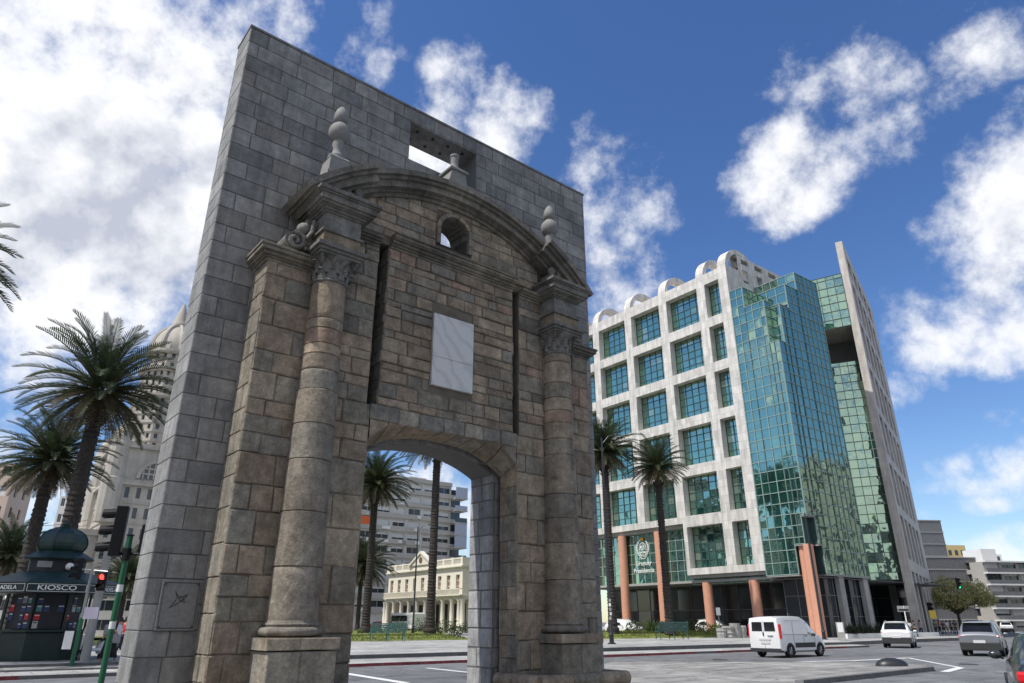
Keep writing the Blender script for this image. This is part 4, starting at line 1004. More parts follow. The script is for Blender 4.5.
# cream neoclassical palace seen through the arch
pc = at(462.0, 600, 100)
pal = building('palace', (pc.x, pc.y), RZB, 'cream two storey palace with colonnade and small pediment seen through the arch', 'palace')
PW = 21.3; H1, H2, H3 = 4.8, 8.6, 10.0
wl = MB(); wl.xf = face((0,0,0),(1,0,0),(0,-1,0))
nb = 9; bw = PW/nb
uc = [(-PW+bw*i+bw*.30, -PW+bw*i+bw*.70) for i in range(nb)]
w_ = grid_wall(wl, -PW, 0, H1, H2, uc, [(5.5,7.7)], .3)
wl.xf = face((0,0,0),(0,1,0),(1,0,0)); uc2 = [(1.3,2.6),(4.6,5.9),(7.9,9.2),(11.2,12.5)]; w2 = grid_wall(wl, 0, 16, H1, H2, uc2, [(5.5,7.7)], .3); 
wl.xf=None; wl.box(-PW,0,2.6,2.7,.24,H1); wl.box(-PW,0,.1,16,H2,H2+.02); wl.box(-PW,-PW+.1,0.02,16,.24,H2); wl.box(-2.7,-2.6,2.6,16,.24,H1)
wl.build('upper_wall','cream',pal)
put_windows(w_, face((0,0,0),(1,0,0),(0,-1,0)), .28, pal, ('shut','shut','cream'), 2, 3, 0, bar=.05)
put_windows(w2, face((0,0,0),(0,1,0),(1,0,0)), .28, pal, ('shut','shut','cream'), 2, 3, 0, bar=.05)
cr = MB()
for (z0,z1,p) in ((H1-.3,H1,.12),(H1,H1+.15,.3),(H2-.05,H2+.1,.2),(H2+.1,H2+.3,.42)): cr.box(-PW-p,p,-p,.1,z0,z1-.002); cr.box(-.1,p,.1,16,z0,z1-.002)
cr.build('cornice','cream',pal)
bl = MB()
for i in range(nb+1): x=-PW+bw*i; bl.box(x-.25,x+.25,-.22,.1,H2+.3,H3)
bl.box(-PW,0,-.2,.02,H2+.3,H2+.5); bl.box(-PW,0,-.2,.02,H3-.25,H3-.05)
for i in range(106): x=-PW+.2*i; bl.box(x,x+.09,-.15,-.03,H2+.5,H3-.25)
bl.box(.0-.15,.1,.1,16,H2+.3,H3-.05); bl.build('roof_balustrade','cream',pal)
bb = MB(); bb.box(-PW,0.5,-.75,0,H1+.15,H1+.27); bb.box(-PW,.5,-.72,-.62,H1+.95,H1+1.05)
for i in range(108): x=-PW+.2*i; bb.box(x,x+.08,-.71,-.63,H1+.27,H1+.95)
bb.box(.42,.5,-.7,10,H1+.95,H1+1.05); bb.build('balcony','cream',pal)
pd = MB(); px=-PW/2; pd.prism([(px-3.3,H3-.5),(px+3.3,H3-.5),(px,H3+1.1)],-.5,0,'y'); pd.prism([(px-3.7,H3-.6),(px-3.3,H3-.6),(px,H3+1.15),(px+3.3,H3-.6),(px+3.7,H3-.6),(px,H3+1.5)],-.7,0,'y'); pd.box(px-3.3,px+3.3,-.3,0,H2,H3-.5)
pd.build('pediment','cream',pal); pm=MB(); pm.lathe([(.45,-.02),(.45,.06)],16); o=pm.build('medallion','shut',pal,loc=(px,-.5,H3+.2)); o.rotation_euler=(R(90),0,0)
for i in range(nb+1):
    for dx in ((-.0,) if i not in (0,nb) else (-.55,.25)):
        x=-PW+bw*i+dx; c_=MB(); c_.lathe([(.42,.24),(.42,.5),(.34,.6),(.33,2.5),(.28,H1-.6),(.38,H1-.45),(.4,H1-.31)],14,(x,-.05,0)); c_.build('column','cream',pal,smooth=True,auto=40)
for i in range(3): c_=MB(); c_.lathe([(.42,.24),(.42,.5),(.34,.6),(.28,H1-.6),(.4,H1-.31)],14,(-.05,4+i*4.2,0)); c_.build('column','cream',pal,smooth=True,auto=40)
dd = MB()
for i in range(nb): x=-PW+bw*(i+.5); dd.box(x-.7,x+.7,2.52,2.62,.24,4.0)
dd.build('ground_floor_opening','wglass',pal)
c_=MB(); c_.box(-PW,0,0,2.6,H1-.35,H1-.3); c_.build('porch_ceiling','cream',pal)
fp=MB(); fp.tube([(px-1.2,0,H3),(px-1.2,0,H3+5.5)],.07,6); fp.build('flagpole','steel',pal)

# banded apartment block behind the palace
def apartment(name, org, rz, label, W_, H_, z0, floors, nb, mats, wallm, win=(.62,.5), depth=14, group=None, bandp=.35, blind=.8, roof=None):
    b = building(name, org, rz, label, 'apartment block', group)
    wl = MB(); fh = (H_-z0)/floors; bw = W_/nb
    wl.xf = face((0,0,0),(1,0,0),(0,-1,0))
    uc = [(bw*i+bw*(1-win[0])/2, bw*i+bw*(1+win[0])/2) for i in range(nb)]; vc = [(z0+fh*j+fh*.38, z0+fh*j+fh*(.38+win[1])) for j in range(floors)]
    ws = grid_wall(wl, 0, W_, 0, H_, uc, vc, .25); 
    wl.xf = face((0,depth,0),(0,-1,0),(-1,0,0)); uc2=[(depth*.2,depth*.32),(depth*.6,depth*.72)]; ws2 = grid_wall(wl, 0, depth, 0, H_, uc2, vc, .25)
    wl.xf = face((W_,0,0),(0,1,0),(1,0,0)); ws3 = grid_wall(wl, 0, depth, 0, H_, uc2, vc, .25)
    wl.xf = None; wl.quad((0,0,H_),(W_,0,H_),(W_,depth,H_),(0,depth,H_)); wl.quad((W_,depth,0),(0,depth,0),(0,depth,H_),(W_,depth,H_))
    wl.build('wall', wallm, b)
    # keep the individual windows to those that face the plaza
    put_windows(ws, face((0,0,0),(1,0,0),(0,-1,0)), .24, b, mats, 2, 1, blind)
    put_windows(ws2, face((0,depth,0),(0,-1,0),(-1,0,0)), .24, b, mats, 2, 1, blind, cap=0) if 0 else None
    g_=MB()
    for (xf,wss) in ((face((0,depth,0),(0,-1,0),(-1,0,0)),ws2),(face((W_,0,0),(0,1,0),(1,0,0)),ws3)):
        g_.xf=xf
        for (p,q,r,s) in wss: g_.quad((p,r,-.24),(q,r,-.24),(q,s,-.24),(p,s,-.24))
    tag(g_.build('side_window', mats[0], b), kind='stuff')
    return b, fh, bw
RZN = math.atan2(.609,.793)
o1 = at(352, 600, 132)
apt, fh, bw = apartment('apartment_block', (o1.x,o1.y), RZN, 'tall grey banded apartment block with white blinds rising behind the cream palace', 20.3, 27.6, 3.2, 10, 6, ('wglass','blind','flat'), 'flat', win=(.78,.46), depth=16)
q = MB()
for j in range(11): q.box(.0,20.2,-.5,-.02,3.2+fh*j-.05,3.2+fh*j+fh*.30)
q.build('spandrel_band','bandc',apt)
for j in range(10):
    q=MB(); z=3.2+fh*j; q.box(20.35,23.4,-1.6,2.6,z-.1,z+.1); q.build('balcony','bandc',apt)
    q=MB(); q.box(20.45,23.35,-1.55,-1.5,z+.1,z+(2.3 if j in (9,6,5) else 1.0)); q.box(23.3,23.35,-1.5,2.5,z+.1,z+1.0); q.build('balcony_screen','bluem' if j%3!=1 else 'wglass',apt)
for k in range(34):
    q=MB(); i=random.randrange(5); j=random.randrange(10); x=1.0+i*3.5+random.uniform(0,1.8); z=3.2+fh*j+.15; q.box(x,x+.85,-.85,-.5,z,z+.55); q.build('air_conditioner','wwall',apt)
q=MB(); q.box(20.35,22.4,-.2,12,0,27.0); q.m=1
for j in range(10): q.box(20.33,22.5,-.3,12,3.2+fh*j-.3,3.2+fh*j+.75)
q.build('corner_bay',['wglass','flat'],apt)
q=MB(); q.box(2,9,3,9,27.6,30.0); q.box(12,16,3,9,27.6,29.3); q.build('roof_house','flat',apt)
q=MB(); q.box(.2,3.2,-.52,-.5,3.2+fh*6.3,3.2+fh*6.9); q.build('awning','orange',apt)
o2 = at(340, 600, 118)
low, fh2, _ = apartment('apartment_block', (o2.x-14.5,o2.y-11), RZN, 'darker grey block with ground floor pillars left of the palace', 19.5, 17.0, 5.2, 4, 6, ('wglass','blind','darkc'), 'flat', win=(.8,.5), depth=9)
q=MB()
for j in range(5): q.box(0,19.5,-.9,-.02,5.2+fh2*j-.1,5.2+fh2*j+.75)
q.build('spandrel_band','concrete',low)
q=MB(); q.box(0,19.5,-.3,-.02,.24,5.0); q.build('shopfront','wglass',low)
for i in range(7): q=MB(); q.box(.1+i*3.15,.5+i*3.15,-.9,-.3,.24,5.1); q.build('pillar','concrete',low)

# ornate tower (domed) at the left
sp = at(146, 500, 150)
sal = building('domed_tower', (sp.x, sp.y), R(38), 'ornate pale stone skyscraper with domed top and spire behind the palms', 'tower building')
def octa(mb, r, z0, z1, r2=None, n=8, c=(0,0)):
    mb.lathe([(r,z0),(r2 if r2 is not None else r,z1)], n, (c[0],c[1],0), math.pi/n, 2*math.pi+math.pi/n)
def octtier(r, z0, z1, floors, n=8, wins=3, c=(0,0), tw=.35):
    """octagonal tier with window openings on the faces"""
    ap = r*math.cos(math.pi/n); side = 2*r*math.sin(math.pi/n); t = MB(); gl = MB(); fh=(z1-z0)/floors
    for k in range(n):
        a = 2*math.pi*k/n; nrm = Vector((math.cos(a),math.sin(a),0)); u = Vector((-math.sin(a),math.cos(a),0)); o = Vector((c[0],c[1],0))+nrm*ap-u*side/2
        X = face(o,u,nrm); t.xf = X; bw=side/wins
        uc=[(bw*i+bw*.3,bw*i+bw*.7) for i in range(wins)]; vc=[(z0+fh*j+fh*.28,z0+fh*j+fh*.78) for j in range(floors)]
        ws=grid_wall(t,0,side,z0,z1,uc,vc,.35); gl.xf=X
        for (p,q_,r_,s_) in ws: gl.quad((p,r_,-.33),(q_,r_,-.33),(q_,s_,-.33),(p,s_,-.33))
        for j in range(floors): t.box(0,side,z0+fh*j-.12,z0+fh*j+.12,-.02,.18)
    t.xf=None; t.lathe([(r,z1-.01),(0.01,z1)],n,(c[0],c[1],0),math.pi/n,2*math.pi+math.pi/n)
    return t, gl
TZ = at(183.5,303,150).z
S = (TZ)/72.0
zt = [0, 27.5, 35.0, 47.0, 53.5, 58.0, 61.0, 66.0, 72.0]; zt=[z*S for z in zt]
tr = 6.9*S
t, gl = octtier(tr, zt[2], zt[3], 6, wins=3); t.build('shaft','salvo',sal); tag(gl.build('window','wglass',sal),kind='stuff')
t, gl = octtier(tr*.86, zt[3], zt[4], 3, wins=3); t.build('upper_shaft','salvo',sal); tag(gl.build('window','wglass',sal),kind='stuff')
t, gl = octtier(tr*.72, zt[4], zt[5], 2, wins=2); t.build('belvedere','salvo',sal); tag(gl.build('window','wglass',sal),kind='stuff')
t = MB(); 
for z, r in ((zt[3],tr*1.1),(zt[4],tr*.98),(zt[5],tr*.84)): t.lathe([(r*.92,z-.6),(r,z-.2),(r,z+.25),(r*.9,z+.3)],24)
for k in range(16):
    a=2*math.pi*k/16
    for z,r in ((zt[3],tr*1.06),(zt[4],tr*.94),(zt[5],tr*.8)): t.lathe([(.3,z+.2),(.3,z+1.1),(0,z+2.0)],6,(math.cos(a)*r,math.sin(a)*r,0))
t.build('gallery','salvo',sal)
t = MB(); rr=tr*.74
pr=[(rr*math.cos(q),zt[5]+.4+(zt[7]-zt[5])*.88*math.sin(q)) for q in [R(i*8) for i in range(10)]]+[(1.9,zt[7]-.3),(1.7,zt[7]+.2),(1.2,zt[7]+2.2),(.45,zt[8]-1),(.0,zt[8])]
t.lathe(pr,24)
for k in range(8):
    a=2*math.pi*k/8; t.tube([(math.cos(a)*rr*math.cos(q)*1.02,math.sin(a)*rr*math.cos(q)*1.02,zt[5]+.4+(zt[7]-zt[5])*.9*math.sin(q)) for q in [R(i*10) for i in range(9)]],.5,6)
t.build('dome','salvo',sal,smooth=True,auto=50)
# podium block with big arch window
pb = MB(); hw=tr*1.22; pb.xf=None
def sbox(b,h,z0,z1): pb.box(-b,b,-b,b,z0,z1)
gw=MB()
for k in range(4):
    a=math.pi/2*k-math.pi/2+0; nrm=Vector((math.cos(a),math.sin(a),0)); u=Vector((-math.sin(a),math.cos(a),0)); o=nrm*hw-u*hw; X=face(o,u,nrm); pb.xf=X
    side=2*hw; nb_=8; bw=side/nb_; uc=[(bw*i+bw*.3,bw*i+bw*.68) for i in range(nb_)]; fl=7; fh=zt[1]/fl; vc=[(fh*j+fh*.25,fh*j+fh*.78) for j in range(fl)]
    ws=grid_wall(pb,0,side,0,zt[1],uc,vc,.4); gw.xf=X
    for (p,q_,r_,s_) in ws: gw.quad((p,r_,-.38),(q_,r_,-.38),(q_,s_,-.38),(p,s_,-.38))
    for j in range(1,fl): pb.box(0,side,fh*j-.1,fh*j+.1,-.02,.2)
    z2=zt[1]; z3=zt[2]; ws=grid_wall(pb,0,side,z2,z3,[(bw*.4,bw*.9),(side-bw*.9,side-bw*.4)],[(z2+1.2,z2+3.2),(z2+4.4,z2+6.2)],.4)
    for (p,q_,r_,s_) in ws: gw.quad((p,r_,-.38),(q_,r_,-.38),(q_,s_,-.38),(p,s_,-.38))
    # arched window standing proud of the recess
    rad=hw*.42; n=14; cx_=side/2
    for i in range(n):
        a0,a1=math.pi*i/n,math.pi*(i+1)/n
        pb.prism([(cx_+math.cos(a0)*rad,z2+1+math.sin(a0)*rad),(cx_+math.cos(a0)*(rad+.7),z2+1+math.sin(a0)*(rad+.7)),(cx_+math.cos(a1)*(rad+.7),z2+1+math.sin(a1)*(rad+.7)),(cx_+math.cos(a1)*rad,z2+1+math.sin(a1)*rad)],-.05,.5,'z')
    gw.prism([(cx_+math.cos(math.pi*i/n)*rad,z2+1+math.sin(math.pi*i/n)*rad) for i in range(n+1)],.0,.06,'z')
    for i in range(-3,4): x=cx_+i*rad/3.5; hh=math.sqrt(max(.01,rad*rad-(x-cx_)**2)); pb.box(x-.14,x+.14,z2+1,z2+1+hh,.0,.3)
    for f_ in (.3,.6): ww=math.sqrt(1-f_*f_)*rad; pb.box(cx_-ww,cx_+ww,z2+1+rad*f_-.15,z2+1+rad*f_+.15,0,.28)
pb.xf=None
for z,p in ((zt[1],.9),(zt[2],.8)): pb.box(-hw-p,hw+p,-hw-p,hw+p,z-.5,z+.1); pb.box(-hw-p*.6,hw+p*.6,-hw-p*.6,hw+p*.6,z+.1,z+.6)
pb.build('podium','salvo',sal); tag(gw.build('window','wglass',sal),kind='stuff')
for sx in (-1,1):
    for sy in (-1,1): 
        q=MB(); q.lathe([(1.9*S,zt[1]-8),(2.1*S,zt[1]+.6),(1.8*S,zt[1]+.8),(1.8*S,zt[2]-.6),(2.1*S,zt[2]),(1.9*S,zt[2]+.5),(1.6*S,zt[2]+2.5),(.6,zt[2]+4),(0,zt[2]+5)],12,(sx*hw*.97,sy*hw*.97,0)); q.build('corner_turret','salvo',sal)
q=MB(); q.box(-hw-7,-hw+.5,-hw+1,hw,0,zt[1]*.66); q.box(-hw-7.6,-hw+.5,-hw+.4,hw,zt[1]*.62,zt[1]*.66-.02); q.build('side_block','salvo',sal)
# more far facades at the left
def plainblock(x, y, D, wid, dep, rz, label, wallm, floors, nb, cat='building', name='building', roofbits=False, win=(.5,.5), base_z=0):
    p = at(x, 622, D); top = at(x, y, D).z
    b, _, _ = apartment(name, (p.x,p.y), rz, label, wid, top, base_z, floors, nb, ('wglass','blind','concrete'), wallm, win=win, depth=dep, blind=.4)
    b['category'] = cat; return b, top
b1, tp = plainblock(-102, 462, 105, 10, 6, 0.12, 'pale pink building cut by the left edge of the view behind the kiosk', 'pink', 8, 4)
b2, tp = plainblock(30, 496, 150, 5.5, 8, .35, 'small pale grey block between the two palm trunks at left', 'wwall', 8, 4, name='building')
q=MB(); q.box(3,6,2,6,tp,tp+2.5); q.build('roof_house','wwall',b2)
b3, tp = plainblock(62, 512, 150, 10, 8, .4, 'low weathered grey building beside the domed tower', 'salvo', 6, 4, name='building')
q=MB(); q.box(1,5,2,6,tp,tp+2.2); q.box(8,11,1,5,tp,tp+1.5); q.build('roof_house','salvo',b3)
b4, tp = plainblock(-10, 598, 78, 24, 9, .25, 'low grey arcade building behind the kiosk', 'flat', 2, 8, name='building', win=(.6,.55))

# ---- right side of the street
RZR = math.atan2(-.5,.866)
gb = building('louvred_building', (at(939,622,125).x, 125), .10, 'wide grey louvred building behind the street tree at right', 'building')
GH = at(940,557,125).z; q=MB(); q.box(0,9.9,0,14,0,GH); q.build('wall','louv',gb)
q=MB()
for j in range(6): q.box(-.05,9.95,-.12,0,GH*(j+1)/6-.12,GH*(j+1)/6+.06)
q.build('floor_band','concrete',gb)
q=MB()
for i in range(33): q.box(i*.3,i*.3+.07,-.09,0,.3,GH-.1)
q.build('louvres','darkc',gb)
q=MB(); q.box(9.5,10.0,-.3,14,0,GH+.05); q.build('end_pier','wwall',gb)
tb = building('glass_screen_building', (at(926,622,140).x,140), .12, 'pale translucent screen clad block just right of the granite fin', 'building')
TH = at(925,516,135).z; q=MB(); q.box(0,7.6,0,10,0,TH); q.build('wall','louv',tb)
q=MB()
for j in range(9): q.box(-.06,7.66,-.15,0,TH*(j+1)/9-.2,TH*(j+1)/9+.0)
for i in range(26): q.box(i*.3,i*.3+.05,-.1,0,.3,TH)
q.build('screen','steel',tb)
ap2, fh3, bw3 = apartment('apartment_block', (at(997,622,122).x,122), .2, 'dark banded apartment block with balconies at far right beyond the tree', 13.5, at(990,562,123).z, 0, 6, 4, ('wglass','blind','darkc'), 'bandc', win=(.86,.62), depth=10, blind=.9)
q=MB()
for j in range(7): q.box(-.3,13.8,-.9,-.02,fh3*j-.12,fh3*j+.12)
q.build('balcony_slab','wwall',ap2)
q=MB()
for j in range(6): q.box(-.2,13.7,-.88,-.84,fh3*j+.12,fh3*j+.75)
q.build('balcony_rail','darkc',ap2)
t2=at(990,562,123).z; q=MB(); q.box(2.2,5.2,2,6,t2,t2+2.3); q.build('roof_tower','wwall',ap2)
yb = building('roof_pavilion_building', (at(957,622,150).x,150), .1, 'yellow topped building peeping above the louvred building', 'building')
yt=at(950,545,150).z; q=MB(); q.box(1,5.6,0,8,0,yt); q.build('yellow_wall','ywall',yb); q=MB(); q.box(5.6,15,2,10,0,yt-1.6); q.box(-3,2,2,9,0,yt-3.0); q.build('white_wall','wwall',yb)
q=MB(); 
for i in range(3): q.box(1.6+i*1.4,2.3+i*1.4,-.03,.01,yt-2.0,yt-1.0)
for i in range(8): q.box(6+i*1.1,6.8+i*1.1,1.97,2.01,yt-2.9,yt-2.0)
q.build('window','wglass',yb); tag(yb.children[-1],kind='stuff')
wb, tpw = plainblock(1030, 566, 150, 22, 14, .3, 'white apartment building at the far right edge', 'wwall', 8, 6, win=(.85,.35))
# buildings around the plaza behind the photographer (they stand in the glass reflections)
for i,(x,y,w,h,m,lb) in enumerate(((-30,-62,30,26,'flat','grey plaza block behind the photographer, its left one'),(4,-70,26,34,'salvo','tallest plaza block behind the photographer'),(34,-58,24,22,'pink','pinkish plaza block behind the photographer'),(64,-44,30,28,'flat','grey plaza block at the corner behind the photographer'),(-82,-30,26,30,'salvo','pale stone block on the west side of the plaza'),(-118,12,26,38,'flat','tall grey block on the west side of the plaza'),(-122,42,24,30,'pink','pinkish block on the west side of the plaza'),(-116,70,28,42,'salvo','tallest stone block on the west side of the plaza'),(112,96,26,34,'salvo','pale stone block on the east side of the plaza'),(118,66,28,40,'flat','tall grey block on the east side of the plaza'))):
    b,_,_=apartment('apartment_block',(x,y),math.pi if y<-40 else (R(-90) if x>100 else (R(90) if x<-100 else R(70))),lb,w,h,3,int(h/3.3),int(w/3),('wglass','blind','concrete'),m,depth=12,blind=.5)

# ------------------------------------------------------------------ palms
def frond(mb, base, az, el, Lf, droop, k, tone):
    n = 11; p = Vector(base); t = el; step = Lf/(n-1); pts = [p.copy()]; azv = Vector((math.cos(az), math.sin(az), 0)); side = Vector((-math.sin(az), math.cos(az), 0))
    dirs = []
    for i in range(n-1):
        d = azv*math.cos(t)+Vector((0,0,math.sin(t))); dirs.append(d); p = p+d*step; pts.append(p.copy()); t -= droop*(.35+1.3*i/n)/(n-1)
    dirs.append(dirs[-1]); mb.col = tuple(c*1.1 for c in (.10*tone[3], .095*tone[3], .04)); mb.tube(pts, [.045*(1-i/(n+1))+.006 for i in range(n)], 4, cap=False)
    m = k
    for i in range(m):
        u = .10+.9*i/(m-1); f = u*(n-1); a = min(int(f), n-2); q = pts[a].lerp(pts[a+1], f-a); d = dirs[a]; up = side.cross(d).normalized()*-1
        if up.z < 0 and abs(t) < 1.2: up = -up
        ll = Lf*.145*(math.sin(math.pi*min(1,u*.93+.05))**.55)*random.uniform(.85,1.15)+.05; w = .034*Lf/4.2+.01
        for s in (-1, 1):
            ang = .75-.35*u; v = (side*s*math.cos(.35)+up*.45).normalized()*math.sin(1.15-.45*u)+d*math.cos(1.15-.45*u)
            v.normalize(); tip = q+v*ll+Vector((0,0,-ll*ll*.22*random.uniform(.4,1.5)))
            c = tone; j = random.uniform(.7,1.35); mb.col = (c[0]*j, c[1]*j, c[2]*j)
            mid = q.lerp(tip,.5)+Vector((0,0,ll*.05)); wv = d*w
            mb.add([q-wv*.6, q+wv*.6, mid+wv, tip, mid-wv], [(0,1,2,4),(4,2,3)])
GREENT = [(.040,.060,.028,1),(.032,.050,.024,1),(.058,.075,.036,1),(.026,.040,.022,1)]
def crown_mesh(Lf=4.0, nf=78, k=30, seed=1):
    random.seed(seed); mb = MB()
    for i in range(nf):
        u = (i+.5)/nf; el = R(86-128*u**.9+random.uniform(-7,7)); az = i*2.39996+random.uniform(-.15,.15)
        tone = random.choice(GREENT) if el > R(-22) else random.choice([(.09,.085,.05,1),(.12,.095,.06,1),(.06,.065,.035,1),(.05,.06,.03,1)])
        frond(mb, (math.cos(az)*.28, math.sin(az)*.28, .25*math.sin(el)), az, el, Lf*random.uniform(.85,1.08)*(1 if el>R(-20) else .82), R(62+random.uniform(-12,18)) if el>0 else R(34), k, tone)
    # hanging dead fronds
    for i in range(30):
        az = random.uniform(0,6.28); tone = random.choice([(.15,.11,.07,1),(.11,.085,.06,1)])
        frond(mb, (math.cos(az)*.33, math.sin(az)*.33, -.35), az, R(-48+random.uniform(-14,8)), Lf*.55, R(28), 14, tone)
    return mb
crowns = []
def palm(px, py, D, r, label, seed, gz=.4, group=None, tr=.36, lean=0, trunk_mul=1.0):
    top = at(px, py, D); h = top.z-gz
    t = thing('palm_tree', (top.x, top.y, gz), seed*1.3, label, 'palm tree', group)
    random.seed(seed*7+1); mb = MB(); n = max(10,int(h/.28)); R0 = tr*trunk_mul
    prof = []
    for i in range(n+1):
        u = i/n; z = h*u; rr = R0*(1.45 if u < .02 else 1.25-.25*min(1,u*14))*(1-.16*u)
        if u > .90: rr *= 1+.35*(u-.90)/.10
        prof.append((rr*random.uniform(.93,1.07), z-.05 if i==0 else z))
        if i < n: prof.append((rr*random.uniform(.84,.93), z+h/n*.72))
    mb.lathe(prof, 14)
    # old leaf bases
    for i in range(70):
        u = random.uniform(.86,1); a = random.uniform(0,6.28); rr = R0*(1.0+.35*max(0,(u-.9)/.1)); z = h*u
        mb.tube([(math.cos(a)*rr*.8,math.sin(a)*rr*.8,z-.1),(math.cos(a)*(rr+.16),math.sin(a)*(rr+.16),z+.16)],[.07,.03],4)
    mb.build('trunk','trunk',t)
    v = seed % 4
    if len(crowns) <= v or crowns[v] is None:
        while len(crowns) <= v: crowns.append(None)
        c = crown_mesh(4.0, (104,92,112,84)[v], 34, 11+v).build('crown','frond',t); crowns[v] = c.data
    else:
        c = bpy.data.objects.new('crown', crowns[v]); COL.objects.link(c); c.parent = t
    c.location = (0,0,h+.1); c.scale = (r/3.5,)*3; c.rotation_euler.z = seed*2.1
    if seed == 3: 
        q = MB(); q.col=(.25,.10,.03)
        for i in range(60):
            a=random.uniform(0,6.28); q.tube([(0,0,h+.3),(math.cos(a)*.25,math.sin(a)*.25,h+.6),(math.cos(a)*.45,math.sin(a)*.45,h+.4)],[.02,.015,.03],4)
        M['dates']=pbr('orange_date_clusters',(.3,.12,.03),.8); q.build('date_cluster','dates',t)
    return t
PG = 'palm trees around the plaza'
palm(101,392,38,3.9,'large dark palm at left behind the kiosk, nearest of the palms wholly in view',3,.15,PG,.45,trunk_mul=1.05)
palm(52,462,45,3.3,'lower palm half hidden under the big palm at left behind the kiosk',4,.15,PG,.45)
palm(-92,256,25,3.5,'palm mostly outside the left edge with only its frond tips in view',5,.15,PG)
palm(10,556,72,3.4,'small pale green palm low at the left edge behind the kiosk',6,.2,PG)
palm(127,578,78,3.2,'small palm behind the green traffic light pole',7,.2,PG)
palm(376,484,80,3.9,'palm seen through the arch at its left side beside the green bench',8,.5,PG,.47)
palm(438,436,72,4.4,'tall palm trunk in the middle of the arch with crown cut off by the arch',9,.5,PG,.46)
palm(362,566,104,4.2,'small bright palm at the far left of the arch view behind the nearer palm',10,.4,PG)
palm(604,452,68,3.3,'palm half hidden by the right edge of the granite wall',12,.6,PG,.42)
palm(657,468,70,2.9,'palm in front of the white marble facade above the park bench',13,.6,PG,.40)

# ------------------------------------------------------------------ broadleaf tree, shrubs
def leaf_cloud(mb, c, r, n, size, cols, flat=1.0, seed=0):
    for _ in range(n):
        while True:
            v = Vector((random.uniform(-1,1),random.uniform(-1,1),random.uniform(-1,1)))
            if v.length < 1 and v.length > .25: break
        p = Vector(c)+Vector((v.x*r, v.y*r, v.z*r*flat)); a = Vector((random.gauss(0,1),random.gauss(0,1),random.gauss(0,1))).normalized(); b = a.orthogonal().normalized()
        col = random.choice(cols); k = random.uniform(.7,1.3); mb.col = tuple(q*k for q in col); s = size*random.uniform(.6,1.3); cr = a.cross(b)
        mb.add([p-b*s, p+cr*s*.45, p+b*s, p-cr*s*.45], [(0,1,2,3)])
def tree(x, y, gz, H, Rc, label, cols, seed, nclump=26, nl=170, size=.16, cat='tree', lowz=.35):
    random.seed(seed); t = thing('tree', (x,y,gz), 0, label, cat); tb = MB(); cb_ = MB()
    tb.tube([(0,0,0),(.1,.05,H*.2),(.05,0,H*.38)],[.28,.2,.17],10)
    for i in range(nclump):
        a = random.uniform(0,6.28); rr = Rc*math.sqrt(random.random())*.85; z = H*(lowz+.18)+ (H*(1-lowz-.25))*random.random()*(1-(rr/Rc)**2*.7)
        c = Vector((math.cos(a)*rr, math.sin(a)*rr, z)); tb.tube([(.05,0,H*.34),(c.x*.45,c.y*.45,H*.45+(z-H*.45)*.5),tuple(c)],[.11,.06,.02],5,cap=False)
        leaf_cloud(cb_, c, Rc*random.uniform(.2,.36), nl, size, cols, .7)
    tb.build('trunk','bark',t); cb_.build('crown','leaf',t); return t
p = at(962,634,100); tree(p.x,p.y,.1,7.2,5.0,'spreading light green street tree in front of the louvred building at right',[(.36,.38,.13),(.28,.33,.11),(.44,.40,.17),(.46,.36,.19)],5,40,240,.15)
p = at(463,590,125); tree(p.x,p.y,.2,11.5,3.2,'bright green tree top beside the right end of the palace in the arch view',[(.12,.17,.04),(.09,.14,.035)],8,20,150,.22)
def shrub(px, py, D, r, label, cols, seed, gz=.6, spiky=False, n=400, flat=.8):
    random.seed(seed); p = at(px, py, D); t = thing('shrub', (p.x,p.y,gz), 0, label, 'shrub', 'shrubs on the plaza'); mb = MB()
    if spiky:
        for i in range(90):
            a = random.uniform(0,6.28); e = random.uniform(.15,1.45); col=random.choice(cols); mb.col=tuple(q*random.uniform(.7,1.3) for q in col)
            d = Vector((math.cos(a)*math.cos(e),math.sin(a)*math.cos(e),math.sin(e))); s=Vector((-math.sin(a),math.cos(a),0))*.05; l=r*random.uniform(.8,1.2)
            mb.add([tuple(-s),tuple(s),tuple(d*l*.6+s),tuple(d*l+Vector((0,0,-.2*l*math.cos(e)))),tuple(d*l*.6-s)],[(0,1,2,4),(4,2,3)])
    else: leaf_cloud(mb,(0,0,r*.45),r,n,.11,cols,flat)
    mb.build('foliage','leaf',t); q=MB(); q.tube([(0,0,-.1),(0,0,r*.4)],[.06,.04],5); q.build('stem','bark',t); return t
SG=[(.05,.075,.03),(.04,.06,.03),(.07,.09,.04)]; SB=[(.10,.15,.03),(.13,.17,.04)]; SGr=[(.16,.19,.17),(.12,.15,.13)]
shrub(634,627,74,.9,'low green bush between the lamp post and the big spiky shrub',SG,1)
shrub(651,628,72,1.5,'large spiky green shrub left of the palm trunk on the right lawn',SG+SB,2,spiky=True)
shrub(667,630,71,.9,'silvery bush behind the park bench on the right lawn',SGr,3)
shrub(690,628,75,1.0,'round green bush just right of the palm in front of the marble facade',SG,4)
shrub(704,629,77,.85,'small green bush further right on the right lawn',SG,5)
shrub(716,630,78,.7,'smallest bush nearest the sculptural stones on the right lawn',SB,6)
shrub(454,633,66,.8,'young conical dark shrub beside the white path in the arch view',SG,7,.45,n=300,flat=1.4)
shrub(396,625,92,1.5,'dark bush before the white bus in the arch view',SG,8,.4,n=500)
shrub(424,626,94,1.6,'grey green bush right of the white bus in the arch view',SG+SGr,9,.4,n=500)
shrub(446,628,98,1.3,'pale bush between the palm trunk and the conical shrub in the arch',SB+SGr,10,.4)
shrub(468,627,98,1.2,'bush at the right jamb in the arch view',SB+SG,11,.4)
